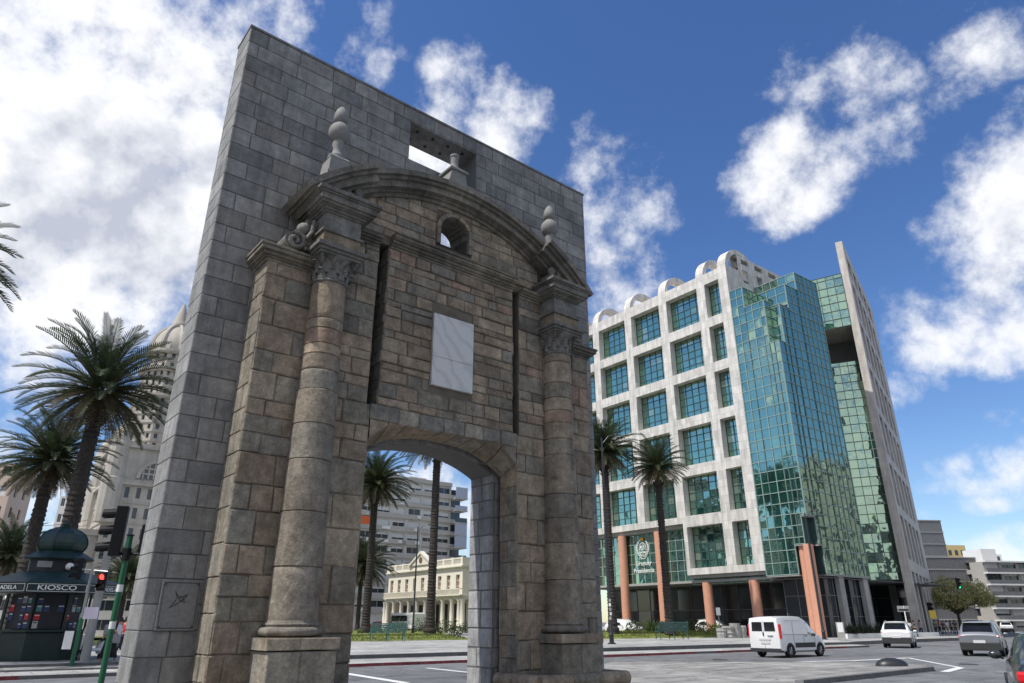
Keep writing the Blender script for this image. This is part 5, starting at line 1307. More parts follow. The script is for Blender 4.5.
for i,(x,D) in enumerate(((850,67.6),(859,68.7),(868,70.0),(877,71.3),(886,72.6))):
    shrub(x,629,D,1.15,['dark fronded plant, first from the left in the planter below the granite fin','dark fronded plant, second from the left in the planter','dark fronded plant in the middle of the planter','dark fronded plant, second from the right in the planter','dark fronded plant at the right end of the planter'][i],[(.015,.022,.015),(.02,.03,.018)],20+i,.5,spiky=True)
def hedge(a, b, w, h, label, cols, seed, gz, gap=0):
    random.seed(seed); a=Vector((*a,0)); b=Vector((*b,0)); t=thing('hedge',(a.x,a.y,gz),math.atan2(b.y-a.y,b.x-a.x),label,'hedge'); mb=MB(); Ln=(b-a).length; k=int(Ln/.7)
    for i in range(k):
        if random.random()<gap: continue
        leaf_cloud(mb,(Ln*i/k+random.uniform(-.2,.2),random.uniform(-w,w)*.4,h*random.uniform(.35,.6)),random.uniform(.45,.75)*h,120,.10,cols,.9)
    mb.build('foliage','leaf',t); return t
a=at(612,628,84); b=at(742,628,84); hedge((a.x,a.y),(b.x,b.y),1.4,1.0,'low loose green hedge along the back of the right lawn',SG+SB,41,.55,.15)
a=at(352,626,84); b=at(472,626,86); hedge((a.x,a.y),(b.x,b.y),1.4,.9,'low mixed green planting behind the lawn in the arch view',SG+SB*2,42,.35,.3)
a=at(354,632,74); b=at(410,632,76); hedge((a.x,a.y),(b.x,b.y),1.0,.5,'bright ground planting at the foot of the palms in the arch view',SB,43,.4,.4)
# planter wall and stone blocks
w0=Vector((29.8,66.6,0)); w1=Vector((44.4,77.9,0)); q=MB(); d=(w1-w0).normalized(); nn=Vector((-d.y,d.x,0))
q.add([tuple(w0),tuple(w1),tuple(w1+nn*.4),tuple(w0+nn*.4),tuple(w0+Vector((0,0,.62))),tuple(w1+Vector((0,0,.62))),tuple(w1+nn*.4+Vector((0,0,.62))),tuple(w0+nn*.4+Vector((0,0,.62)))],[(0,1,5,4),(1,2,6,5),(2,3,7,6),(3,0,4,7),(4,5,6,7)])
tag(q.build('planter_wall','wwall'),'low white planter wall along the foot of the office building','wall')
for i,(x,y,w,h) in enumerate(((722,637,1.0,.9),(729,638,1.2,1.05),(736,638,1.0,1.3),(742,639,1.1,1.1))):
    p=at(x,y,69+i*.3); q=MB(); q.col=(.4,.38,.33); 
    pr=[(random.uniform(.42,.5)*w,k*h/7+.2) for k in range(8)]; q.lathe(pr,9,(p.x,p.y,0)); o=q.build('rough_stone','concrete'); tag(o,['small pale rough stone left of the group behind the white van','rounded pale stone second from left behind the van','tallest pale rough stone behind the white van','pale stone partly hidden by the van roof'][i],'stone','rough stones behind the van')

# ------------------------------------------------------------------ poles, lamps, signals
def lamp_post(px, py, D, h, label, gz, stickers=False):
    p = at(px, py, D); t = thing('street_lamp',(p.x,p.y,gz),0,label,'street lamp')
    q=MB(); q.lathe([(.28,0),(.28,.06),(.16,.1),(.14,.55),(.17,.6),(.10,.75),(.085,h*.5),(.06,h)],14); q.build('pole','iron',t,smooth=True,auto=40)
    q=MB(); q.tube([(0,0,h-.5),(.5,0,h+.1),(1.1,0,h+.25)],.035,6); q.lathe([(.0,-.05),(.22,-.02),(.12,.12),(.0,.14)],12,(1.1,0,h+.2)); q.build('lamp_arm','iron',t)
    if stickers:
        for k in range(5): q=MB(); q.col=(.6,.6,.6); a=-1.7+random.uniform(-.3,.3); z=1.5+k*.28; q.xf=face((.092*math.cos(a),.092*math.sin(a),z),(-math.sin(a),math.cos(a),0),(math.cos(a),math.sin(a),0)); q.box(-.07,.07,0,.2,.0,.012); q.build('sticker','textw' if k%2 else 'concrete',t)
    return t
lamp_post(612,647,50,14.0,'slender black lamp post beside the right edge of the granite wall',.24,True)
lamp_post(824,636.5,63,10.4,'dark lamp post in front of the tall salmon corner pillar',.24)
lamp_post(413,628,76,10.6,'thin dark lamp post before the palace in the arch view',.45)
def signal_head(parent, loc, rz, n=3, lit=None, s=1.0, name='signal_head'):
    q=MB(); h=.34*s*n; q.box(-.15*s,.15*s,-.11*s,.11*s,-h/2,h/2); o=q.build(name,'black',parent,loc=loc,rz=rz,bevel=.015)
    for i in range(n):
        z=h/2-.17*s-.34*s*i
        v=MB(); m=10
        for k in range(m):
            a0,a1=math.pi*(-.15+1.3*k/m),math.pi*(-.15+1.3*(k+1)/m); r=.125*s
            v.add([(r*math.cos(a0),-.11*s,z+r*math.sin(a0)),(r*math.cos(a1),-.11*s,z+r*math.sin(a1)),(r*math.cos(a1),-.36*s,z-.03*s+r*math.sin(a1)),(r*math.cos(a0),-.36*s,z-.03*s+r*math.sin(a0))],[(0,1,2,3)])
        vo=v.build('visor','black',o); vo.modifiers.new('t','SOLIDIFY').thickness=.008
        l=MB(); l.xf=Matrix.Translation((0,-.112*s,z)) @ Matrix.Rotation(R(90),4,'X'); l.lathe([(.11*s,0),(.08*s,.02),(.0,.03)],16); l.build('lens',{'r':'redlamp','g':'greenlamp'}.get(lit[1] if lit and lit[0]==i else '', 'lens'),o,smooth=True)
    return o
p=at(117.5,600,15); t=thing('traffic_light',(p.x,p.y,.12),0,'near green traffic light pole with black heads beside the granite wall','traffic light'); zt_=at(127,536,15).z-.12
q=MB(); q.tube([(0,0,0),(0,0,zt_)],.058,14); q.lathe([(.09,0),(.09,.12),(.06,.16)],12); q.build('pole','gpole',t,smooth=True,auto=40)
q=MB(); q.tube([(-.35,0,zt_-.36),(.35,.05,zt_-.36)],.03,8); q.lathe([(.08,zt_-.5),(.08,zt_-.25)],12); q.lathe([(.06,zt_),(.085,zt_+.02),(.0,zt_+.06)],12); q.build('bracket','black',t)
signal_head(t,(-.26,0,zt_+.1),R(-68),3); signal_head(t,(.34,.08,zt_-.06),R(150),2,s=.9)
for z in (2.05,1.35): q=MB(); q.lathe([(.061,z),(.061,z+.14)],14); q.build('paper_sticker','textw',t)
p=at(77,640,27); t=thing('traffic_light',(p.x,p.y,.15),0,'slim traffic light pole showing a lit red signal in front of the kiosk','traffic light'); zt_=at(88,566,27).z-.15
q=MB(); q.tube([(0,0,1.6),(0,0,zt_)],.05,10); q.build('upper_pole','steel',t); q=MB(); q.tube([(0,0,0),(0,0,1.6)],.075,10); q.build('lower_pole','gpole',t)
q=MB(); q.tube([(-.55,0,zt_-.1),(.6,0,zt_-.2)],.03,6); q.build('bracket','steel',t)
signal_head(t,(.52,-.1,zt_-.55),R(15),2,(0,'r'),.95); signal_head(t,(-.5,0,zt_-.1),R(-40),3,s=.75)
q=MB(); q.box(.10,.62,-.12,-.10,1.55,1.95); q.build('pinned_notice',pbr('pale_lilac_paper',(.55,.5,.6),.8),t)
q=MB(); q.box(-.42,-.1,-.12,-.10,.55,1.15); q.build('small_sign','textw',t)
p=at(89,640,28.2); q=MB(); q.tube([(p.x,p.y,.15),(p.x,p.y,4.3)],[.17,.13],14); tag(q.build('utility_pole','concrete'),'short grey concrete pole right of the kiosk behind the slim signal pole','pole')
p=at(929,635,80); t=thing('traffic_light',(p.x,p.y,.1),0,'distant traffic light with a green lamp on a long arm at the right crossing','traffic light'); za=at(925,584,80).z
q=MB(); q.tube([(0,0,0),(0,0,za)],.09,8); q.tube([(0,0,za-.2),(4.3,0,za+.55)],.05,6); q.build('pole','iron',t); signal_head(t,(4.3,-.1,za-.05),0,3,(2,'g'),1.1)
p=at(932,640,79); signal_head(t,(.7,0,za-2.4),0,2,s=1.2); q=MB(); q.cbox((.75,-.2,za-3.2),(.7,.06,.8)); q.build('yellow_sign',pbr('yellow_sign',(.6,.42,.05),.6),t)
p=at(909,634,74); t=thing('bus_stop_sign',(p.x,p.y,.2),R(-30),'white post with a small dark and white board before the granite fin','sign'); q=MB(); q.tube([(0,0,0),(0,0,2.9)],.06,8); q.build('post','textw',t); q=MB(); q.box(-.6,.45,-.05,.05,2.35,2.9); q.build('board','steel',t); q=MB(); q.box(-.5,.4,-.06,-.05,2.42,2.62); q.build('board_stripe','iron',t)
p=at(842,639,60); t=thing('notice_pillar',(p.x,p.y,.24),R(-20),'short square notice pillar on the pavement right of the dark lamp post','pillar'); q=MB(); q.box(-.28,.28,-.2,.2,0,1.35); q.build('pillar','concrete',t,bevel=.02); q=MB(); q.box(-.2,.2,-.215,-.2,.6,1.3); q.build('poster','textw',t)
p=at(720,630,72); t=thing('sign_post',(p.x,p.y,.3),0,'small white sign on a post between the two salmon columns left of the van','sign'); q=MB(); q.tube([(0,0,0),(0,0,2.6)],.04,6); q.build('post','steel',t); q=MB(); q.box(-.2,.2,-.05,-.02,1.9,2.6); q.build('sign_plate','textw',t)
# dome bollard on the island
q=MB(); q.xf=Matrix.Translation((13.75,27.55,.13)) @ Matrix.Diagonal((1.25,.8,1,1)); q.lathe([(.46,0),(.45,.05),(.40,.14),(.28,.22),(.12,.26),(0,.265)],20); t=q.build('dome_bollard','iron',smooth=True,auto=60); tag(t,'low dark iron dome on the tip of the traffic island','bollard')
M['iron'].node_tree.nodes['Principled BSDF'].inputs['Roughness'].default_value=.42

# ------------------------------------------------------------------ benches
def bench(px,py,D,rz,mat,label,gz,w=1.9,s=1.0):
    p=at(px,py,D); t=thing('bench',(p.x,p.y,gz),rz,label,'bench'); t.scale=(s,s,s)
    q=MB(); 
    for i in range(5): q.box(-w/2,w/2,-.25+i*.1,-.17+i*.1,.42,.45)
    q.build('seat',mat,t); q=MB()
    for i in range(5): q.box(-w/2,w/2,.27+i*.02,.295+i*.02,.5+i*.09,.57+i*.09)
    q.build('backrest',mat,t)
    for x in (-w/2+.08,0,w/2-.08): q=MB(); q.tube([(x,-.28,0),(x,-.22,.4),(x,.24,.41),(x,.38,.95)],.03,6); q.tube([(x,.22,.4),(x,.36,0)],.03,6); q.tube([(x,-.24,.41),(x,-.26,.64),(x,.26,.66)],.022,6); q.build('leg',mat,t)
bench(672,640.5,63.5,R(195),'bench','dark green slatted bench on the pavement edge below the right palm',.26,1.9,1.45)
bench(387,641.5,57,R(200),'bencht','light green slatted bench seen through the arch by the lawn',.26,2.0,1.35)
# sculpture-like white bits beside the bench
p=at(391,625,64); 

# ------------------------------------------------------------------ vehicles
def wheel(parent, x, y, r, w=.2):
    t=MB(); t.xf=Matrix.Translation((x,y,r)) @ Matrix.Rotation(R(90),4,'X'); t.lathe([(r*.62,-w/2),(r*.93,-w/2),(r,-w/2+.03),(r,w/2-.03),(r*.93,w/2),(r*.62,w/2),(r*.62,-w/2)],26)
    o=t.build('wheel','rubber',parent,smooth=True,auto=40)
    for s in (-1,1):
        k=MB(); k.xf=Matrix.Translation((x,y+s*(w/2-.03),r)) @ Matrix.Rotation(R(90),4,'X'); k.lathe([(r*.63,-.012),(r*.6,.012),(r*.2,.02*(1)),(0,.02)] ,18)
        for a in range(5): k.tube([(0,0,-.02*s),(math.cos(a*1.257)*r*.58,math.sin(a*1.257)*r*.58,-.025*s)],[.05,.03],4)
        k.build('rim','rim',o)
def car(origin, head, label, cat, paint, kind, group=None):
    """stations: x from the rear bumper forward; section = sill, waist, belt, roof rail, roof crown"""
    t = thing({'van':'delivery_van','suv':'suv','sedan':'parked_car','hatch':'car'}[kind],(origin[0],origin[1],0),math.atan2(head[1],head[0]),label,cat,group)
    if kind=='van':
        Lc,hw,wr=4.1,.86,.31; st=[(0,.82,.84,.80,.26,.95,1.70),(.05,.85,.86,.80,.24,1.0,1.80),(.5,.86,.86,.80,.22,1.02,1.85),(1.9,.86,.86,.80,.22,1.02,1.87),(2.05,.86,.86,.79,.22,1.02,1.84),(2.45,.86,.86,.74,.22,1.03,1.72),(2.75,.86,.86,.70,.22,1.02,1.60),(3.3,.86,.84,.66,.24,1.0,1.16),(3.45,.85,.82,.70,.24,.97,1.06),(3.85,.82,.76,.66,.26,.84,.94),(4.05,.74,.66,.55,.3,.70,.78),(4.12,.62,.5,.4,.36,.58,.62)]
        ax=(.78,3.38)
    elif kind=='suv':
        Lc,hw,wr=4.2,.9,.34; st=[(0,.80,.84,.74,.36,.80,.98),(.06,.86,.88,.76,.3,.92,1.06),(.16,.88,.9,.74,.28,1.0,1.14),(.42,.9,.9,.68,.26,1.02,1.46),(.62,.9,.9,.66,.26,1.02,1.58),(1.5,.9,.9,.66,.26,1.0,1.64),(2.3,.9,.89,.66,.26,.98,1.60),(2.6,.9,.88,.68,.26,.98,1.48),(3.1,.9,.86,.74,.26,.97,1.05),(3.9,.86,.80,.68,.3,.86,.93),(4.15,.78,.68,.55,.36,.72,.78),(4.2,.7,.55,.45,.42,.62,.66)]
        ax=(.78,3.35)
    else:
        Lc,hw,wr=4.5,.88,.32; st=[(0,.76,.82,.72,.36,.72,.98),(.08,.84,.86,.74,.3,.82,1.02),(.3,.87,.88,.72,.28,.88,1.04),(.75,.88,.88,.68,.26,.92,1.08),(1.15,.88,.88,.62,.26,.93,1.32),(1.6,.88,.88,.6,.26,.93,1.43),(2.2,.88,.87,.6,.26,.92,1.45),(2.6,.88,.86,.6,.26,.92,1.40),(3.25,.88,.84,.7,.26,.9,.99),(4.1,.84,.78,.65,.3,.78,.86),(4.42,.76,.66,.5,.36,.66,.7),(4.5,.66,.55,.4,.42,.58,.6)]
        ax=(.85,3.5)
    mb=MB(); rings=[]
    def sec(s):
        x,wb,wl_,wr_,zb,zl,zr=s
        half=[(0,zb),(wb*.82,zb),(wb,zb+.1),(wb+.005,(zb+zl)/2),(wl_,zl-.06),(wl_-.015,zl),(wl_*.25+wr_*.75+.0,zl+(zr-zl)*.78 if zr-zl>.1 else zl+(zr-zl)*.6),(wr_-.03,zr-.03*(1 if zr-zl>.1 else .3)),(wr_*.6,zr),(0,zr+.012)]
        half[6]=(wl_-.015+(wr_-wl_+.015)*.78, half[6][1])
        return [(x,y,z) for y,z in half]+[(x,-y,z) for y,z in half[-2:0:-1]]
    for s in st: rings.append(sec(s))
    m=len(rings[0]); vs=[p for r in rings for p in r]; fs=[(i*m+k,(i+1)*m+k,(i+1)*m+(k+1)%m,i*m+(k+1)%m) for i in range(len(st)-1) for k in range(m)]
    fs+=[tuple(range(m)),tuple(range((len(st)-1)*m,len(st)*m))[::-1]]
    mb.add(vs,fs); body=mb.build('body',paint,t,smooth=True,auto=32)
    def band(name,i0,i1,z0f,z1f,mat,off=.006,cut=.06,par=None):
        for sgn in (1,-1):
            q=MB(); top=[];bot=[]
            for i in range(i0,i1+1):
                r=rings[i]; A=Vector(r[5]); B=Vector(r[6]); C=Vector(r[7]); 
                pb_=A.lerp(B,.08); pt_=B.lerp(C,.35)
                for v,l in ((pb_,bot),(pt_,top)): w=v.copy(); w.y+=off; w.y*=sgn; l.append(w)
            top[0].x+=cut; bot[0].x+=cut*.3; top[-1].x-=cut; bot[-1].x-=cut*.3
            n=len(top); q.add(bot+top,[(k,k+1,n+k+1,n+k) if sgn<0 else (k,n+k,n+k+1,k+1) for k in range(n-1)]); q.build(name,mat,t)
    if kind=='van':
        band('side_window',5,6,0,1,'cglass',.008,.03)
        q=MB(); zr=st[7]; 
        a,b=rings[6],rings[7]; q.add([Vector(a[7])+Vector((.02,-.03,.02)),Vector(b[5])+Vector((.03,-.06,.06)),Vector((b[5][0]+.03,-b[5][1]+.06,b[5][2]+.06)),Vector((a[7][0]+.02,-a[7][1]+.03,a[7][2]+.02))],[(0,1,2,3)]); q.build('windscreen','cglass',t)
        for (y0,y1) in ((.06,.66),(-.66,-.06)):
            q=MB(); q.prism([(y0,1.18),(y1,1.18),(y1 if y1<.5 else y1-.03,1.60),(y0 if y0>-.5 else y0+.03,1.60)],-.012,.0,'x'); q.build('rear_window','cglass',t,bevel=.008)
        q=MB(); q.box(-.008,.0,-.006,.006,.4,1.68); q.build('rear_door_seam','trim',t)
        for s in (1,-1): q=MB(); q.box(-.02,.16,s*.865-.035,s*.865+.012,.85,1.50); q.build('tail_light','tail',t,bevel=.02)
        q=MB(); q.box(-.06,.25,-.84,.84,.24,.42); q.build('rear_bumper','trim',t,bevel=.03)
        q=MB(); q.box(-.025,0,-.30,.22,.62,.76); q.build('number_plate','plate',t); q=MB(); q.box(-.03,0,-.36,.30,.80,.90); q.build('plate_lamp_bar','wcar',t); q=MB(); q.box(-.035,0,.0,.05,.98,1.14); q.build('door_handle','black',t)
        for s in (1,-1): q=MB(); q.box(1.22,2.95,s*.86-.02,s*.86+.022,.44,.66); q.build('side_moulding','trim',t,bevel=.01)
        for s in (1,-1): q=MB(); q.box(2.15,2.3,s*.87-.01,s*.87+.02,.94,.98); q.build('door_handle','trim',t)
        for s in (1,-1):
            for x0 in (1.15,2.02,2.98): q=MB(); q.box(x0,x0+.012,s*.865-.004,s*.865+.004,.45,1.02 if x0>2 else 1.62); q.build('panel_seam','trim',t)
            q=MB(); q.box(.35,2.9,s*.866-.004,s*.866+.004,1.028,1.04); q.build('waist_crease','trim',t)
            q=MB(); q.box(.55,1.9,s*.855,s*.855+s*.02,1.655,1.665); q.build('door_rail','trim',t)
        q=MB(); q.box(-.03,.0,-.5,-.2,.95,1.0); q.build('badge','steel',t)
    elif kind=='suv':
        band('side_window',4,7,0,1,'cglass',.008,.1)
        a,b=Vector(rings[2][7]),Vector(rings[4][7]); q=MB(); 
        lo_=rings[2][6]; hi_=rings[3][7]; o=Vector((-.025,0,.03))
        q.add([Vector((rings[2][7][0]+.0,.66,1.12))+o,Vector((rings[2][7][0]+.0,-.66,1.12))+o,Vector((.42,-.61,1.45))+o,Vector((.42,.61,1.45))+o],[(0,1,2,3),(3,2,1,0)]); q.build('rear_window','cglass',t)
        q=MB(); q.box(.30,.75,-.62,.62,1.555,1.60); q.build('roof_spoiler',paint,t,bevel=.02)
        for s in (1,-1): q=MB(); q.add([(.00,s*.60,.90),(.0,s*.85,.92),(.03,s*.87,.98),(.03,s*.62,.95)],[(0,1,2,3),(3,2,1,0)]); q.build('tail_light','tail',t)
        q=MB(); q.box(-.035,.25,-.88,.88,.27,.66); q.build('rear_bumper','trim',t,bevel=.04)
        q=MB(); q.box(-.05,0,-.26,.26,.62,.75); q.build('number_plate','plate',t)
        band('sill_trim',1,9,0,1,'cglass') if 0 else None
        for s in (1,-1): q=MB(); q.tube([(.8,s*.62,1.63),(1.6,s*.62,1.69),(2.4,s*.60,1.62)],.018,5); q.build('roof_rail','steel',t)
    else:
        band('side_window',4,8,0,1,'cglass',.008,.12)
        q=MB(); q.add([(.72,.58,1.10),(.72,-.58,1.10),(1.12,-.54,1.335),(1.12,.54,1.335)],[(0,1,2,3),(3,2,1,0)]); q.build('rear_window','cglass',t)
        for s in (1,-1): q=MB(); q.cbox((.06,s*.68,.80),(.20,.36,.16)); q.build('tail_light','tail',t,bevel=.04)
        q=MB(); q.box(-.03,.2,-.8,.8,.28,.46); q.build('rear_bumper','trim',t,bevel=.04)
        q=MB(); q.box(-.03,0,-.26,.26,.56,.68); q.build('number_plate','plate',t)
    mirx={'van':2.75,'suv':2.75,'sedan':2.95,'hatch':2.9}[kind]
    for s in (1,-1):
        q=MB(); q.xf=Matrix.Translation((mirx,s*(hw+.11),1.02)) @ Matrix.Diagonal((.55,1,.75,1)); q.lathe([(.115*math.sin(math.pi*k/8)+.0001,-.1*math.cos(math.pi*k/8)) for k in range(9)],14); q.xf=None; q.tube([(mirx,s*(hw-.02),.96),(mirx,s*(hw+.08),1.0)],.025,6); q.build('wing_mirror','trim' if kind=='van' else paint,t,smooth=True)
    for x in ax:
        for s in (1,-1):
            wheel(t,x,s*(hw-.09),wr)
            q=MB(); pts=[(x+(wr+.05)*math.cos(a),wr+(wr+.05)*math.sin(a)) for a in [math.pi*k/12 for k in range(13)]]; pts+= [(x-(wr+.05),.24),(x+(wr+.05),.24)]
            y0,y1=(hw-.2,hw+.010) if s>0 else (-hw-.010,-hw+.2); q.prism(pts[::-1],y0,y1,'y') ; q.build('wheel_arch','trim',t)
    return t
car((12.35,36.75),(.80,.60),'white delivery van with dark rear windows driving past the gateway','van','wcar','van')
car((25.5,49.8),(.52,.85),'small white suv ahead of the van in the middle distance','suv','wcar','suv')
car((23.55,37.9),(.60,.80),'silver grey suv with white number plate at the right','suv','scar','suv')
car((8.62,11.5),(.51,.86),'dark car cut off by the right edge, its red tail light showing','car','dcar','sedan')
for i,(x,D,m,lb) in enumerate(((610,80,'wcar','white parked car half hidden behind the left end of the right lawn'),(700,84,'wcar','white parked car behind the bushes right of the palm'),(368,125,'rcar','red parked car in the arch view beside the palm trunk'),(1008,120,'wcar','white car far down the street behind the silver suv'))):
    p=at(x,632,D); car((p.x,p.y),(.61,-.79) if i<2 else ((.8,.6) if i==2 else (.5,.86)),lb,'car',m,'suv' if i!=2 else 'hatch','parked cars beyond the lawns').location.z=(.24,.24,.24,.02)[i]
# bus in the arch view
p=at(390,625,108); t=thing('bus',(p.x,p.y,.3),math.atan2(-.793,.609),'white bus parked before the palace in the arch view','bus'); 
q=MB(); q.box(0,6.2,0,2.2,.35,2.5); q.build('body','wwall',t,bevel=.15); q=MB(); q.box(.3,4.9,-.02,.0,1.4,2.15); q.build('window_band','cglass',t); q=MB(); q.box(.8,4,-.025,0,.6,1.2); q.build('yellow_panel','ywall',t)
for x in (1.2,5.0): wheel(t,x,.15,.45,.25)

# ------------------------------------------------------------------ kiosk
kp=Vector((-18.6,29.6,.15)); kz=math.atan2(kp.y,kp.x)-math.pi/2+R(4)
kio=thing('kiosk',tuple(kp),kz,'octagonal dark green newspaper kiosk with ribbed dome roof at the left edge','kiosk')
A0=math.pi/8; RB=1.50; RC=2.62
def octl(mb,prof): mb.lathe(prof,8,(0,0,0),A0-math.pi/2-math.pi/4,A0-math.pi/2-math.pi/4+2*math.pi)
q=MB(); octl(q,[(RB+.05,0),(RB+.05,.12),(RB,.12),(RB,1.05),(RB+.14,1.1),(RB+.14,1.18),(1.2,1.18)]); q.build('counter','kgreen',kio)
q=MB(); octl(q,[(1.15,1.18),(1.15,2.6)]); q.build('inner_wall','kin',kio)
for k in range(8):
    a=A0-math.pi/2+k*math.pi/4; q=MB(); q.tube([(RB*math.cos(a),RB*math.sin(a),1.1),(RB*math.cos(a),RB*math.sin(a),2.5)],.05,6); q.build('post','kgreen',kio)
q=MB(); octl(q,[(1.2,2.46),(RC-.05,2.46),(RC-.02,2.48)]); q.build('canopy_soffit','kin',kio)
q=MB(); octl(q,[(RC,2.80),(RC+.02,2.84),(1.25,3.30)]); q.build('lower_roof','kroof',kio)
q=MB(); octl(q,[(1.05,3.25),(1.05,3.85)]); q.build('drum','kin',kio)
q=MB(); octl(q,[(1.30,3.78),(1.33,3.83),(.80,4.14)]); q.build('upper_roof','kroof',kio)
pr=[(.78,4.12),(.86,4.18),(.93,4.30),(.95,4.44),(.91,4.62),(.80,4.80),(.60,4.95),(.34,5.05),(.14,5.10),(.14,5.17),(.20,5.19),(.20,5.25),(.09,5.27),(.07,5.36),(0,5.45)]
q=MB(); octl(q,pr); q.build('dome','kroof',kio,smooth=False)
for k in range(8):
    a=A0-math.pi/2+k*math.pi/4; q=MB(); q.tube([(r*math.cos(a)*1.01,r*math.sin(a)*1.01,z) for r,z in pr[:9]],.025,5); q.build('dome_rib','kgreen',kio)
ap=RC*math.cos(math.pi/8); side=2*RC*math.sin(math.pi/8)
for k in range(8):
    a=-math.pi/2+k*math.pi/4; nrm=Vector((math.cos(a),math.sin(a),0)); u=Vector((-math.sin(a),math.cos(a),0))
    q=MB(); q.xf=face(nrm*ap-u*side/2,u,nrm); q.m=0; q.box(.0,side,2.48,2.81,-.06,.0); q.m=1; q.box(.04,side-.04,2.51,2.525,0,.01); q.box(.04,side-.04,2.765,2.78,0,.01); q.box(.04,.055,2.51,2.78,0,.01); q.box(side-.055,side-.04,2.51,2.78,0,.01)
    sb=q.build('sign_board',['kgreen','textw'],kio)
    if k in (0,1,7,2,6): text('KIOSCO' if k%2==0 else 'CIUDADELA', .24 if k%2==0 else .20, 'textw', sb, tuple(nrm*(ap+.004)+Vector((0,0,2.645))), (R(90),0,a+math.pi/2), .006, sx=1.45 if k%2==0 else 1.15)
MC=[pbr('magazine_%s'%n,c,.5) for n,c in (('red',(.5,.02,.03)),('white',(.5,.5,.48)),('teal',(.08,.25,.25)),('navy',(.03,.05,.15)),('grey',(.2,.2,.22)),('orange',(.55,.22,.05)))]
ap2_=RB*math.cos(math.pi/8)
random.seed(31)
for k in (7,0,1):
    a=-math.pi/2+k*math.pi/4; nrm=Vector((math.cos(a),math.sin(a),0)); u=Vector((-math.sin(a),math.cos(a),0)); sd_=2*RB*math.sin(math.pi/8)
    X=face(nrm*(ap2_-.08)-u*sd_/2,u,nrm)
    q=MB(); q.xf=X; q.box(.08,sd_-.08,1.2,2.45,-.06,-.02); q.build('display_rack','kin',kio)
    for r_ in range(4):
        for c_ in range(4):
            if random.random()<.35: continue
            x=.11+c_*.235+random.uniform(0,.03); z=1.22+r_*.30; w=random.uniform(.15,.21); h=random.uniform(.19,.27); q=MB(); q.xf=X; q.box(x,x+w,z,z+h,-.02,.0); q.m=1; q.box(x+.02,x+w-.02,z+h*.72,z+h*.85,.0,.003)
            m=MC[3] if random.random()<.45 else random.choice(MC[:5]+MC[:1]); o=q.build('magazine',[m,'textw' if m is not MC[1] else 'iron'],kio)
q=MB(); q.xf=Matrix.Translation((.35,-1.12,3.5)); q.lathe([(.15*math.sin(math.pi*k/8)+.0001,-.15*math.cos(math.pi*k/8)) for k in range(9)],14); q.build('globe_lamp','textw',kio,smooth=True)
q=MB(); q.box(-.75,-.25,-1.05,-1.0,3.45,3.68); q.build('small_panel','concrete',kio)
# scooter next to the kiosk
p=at(91,655,29.5); t=thing('motor_scooter',(p.x,p.y,.15),R(-105),'white motor scooter parked beside the grey pole right of the kiosk','scooter')
wheel(t,-.6,0,.24,.12); wheel(t,.62,0,.24,.12)
q=MB(); q.lathe([(.0,.25),(.22,.3),(.26,.5),(.2,.75),(.0,.8)],12,(-.5,0,0)); q.cbox((-.2,0,.45),(.8,.28,.12)); q.cbox((.35,0,.7),(.12,.42,.55),0,0); q.build('body','wcar',t,bevel=.04)
q=MB(); q.box(-.85,-.05,-.16,.16,.78,.88); q.build('seat','black',t,bevel=.04); q=MB(); q.tube([(.55,0,.25),(.38,0,1.05)],.035,6); q.tube([(.36,-.34,1.08),(.4,0,1.03),(.36,.34,1.08)],.02,6); q.build('handlebar','black',t)
q=MB(); q.box(-1.1,-.62,-.25,.25,.9,1.35); q.build('top_box','wcar',t,bevel=.06); q=MB(); q.add([(.42,-.2,1.05),(.42,.2,1.05),(.3,.17,1.5),(.3,-.17,1.5)],[(0,1,2,3)]); q.build('windshield','wwall',t)

# ------------------------------------------------------------------ people
_cl={}
def clm(c):
    if c not in _cl: _cl[c]=pbr('cloth_%d'%len(_cl),c,.9)
    return _cl[c]
def skin_obj(name, verts, edges, radii, mat, parent, sub=1):
    me=bpy.data.meshes.new(name); me.from_pydata(verts,edges,[]); o=bpy.data.objects.new(name,me); COL.objects.link(o)
    s=o.modifiers.new('skin','SKIN'); s.use_smooth_shade=True
    for v,r in zip(me.skin_vertices[0].data,radii): v.radius=r if isinstance(r,tuple) else (r,r)
    me.skin_vertices[0].data[0].use_root=True
    if sub: m=o.modifiers.new('sub','SUBSURF'); m.levels=sub; m.render_levels=sub
    dg=bpy.context.evaluated_depsgraph_get(); m2=bpy.data.meshes.new_from_object(o.evaluated_get(dg)); bpy.data.objects.remove(o); m2.materials.clear(); m2.materials.append(M[mat] if isinstance(mat,str) else mat)
    q=bpy.data.objects.new(name,m2); COL.objects.link(q); q.parent=parent; return q
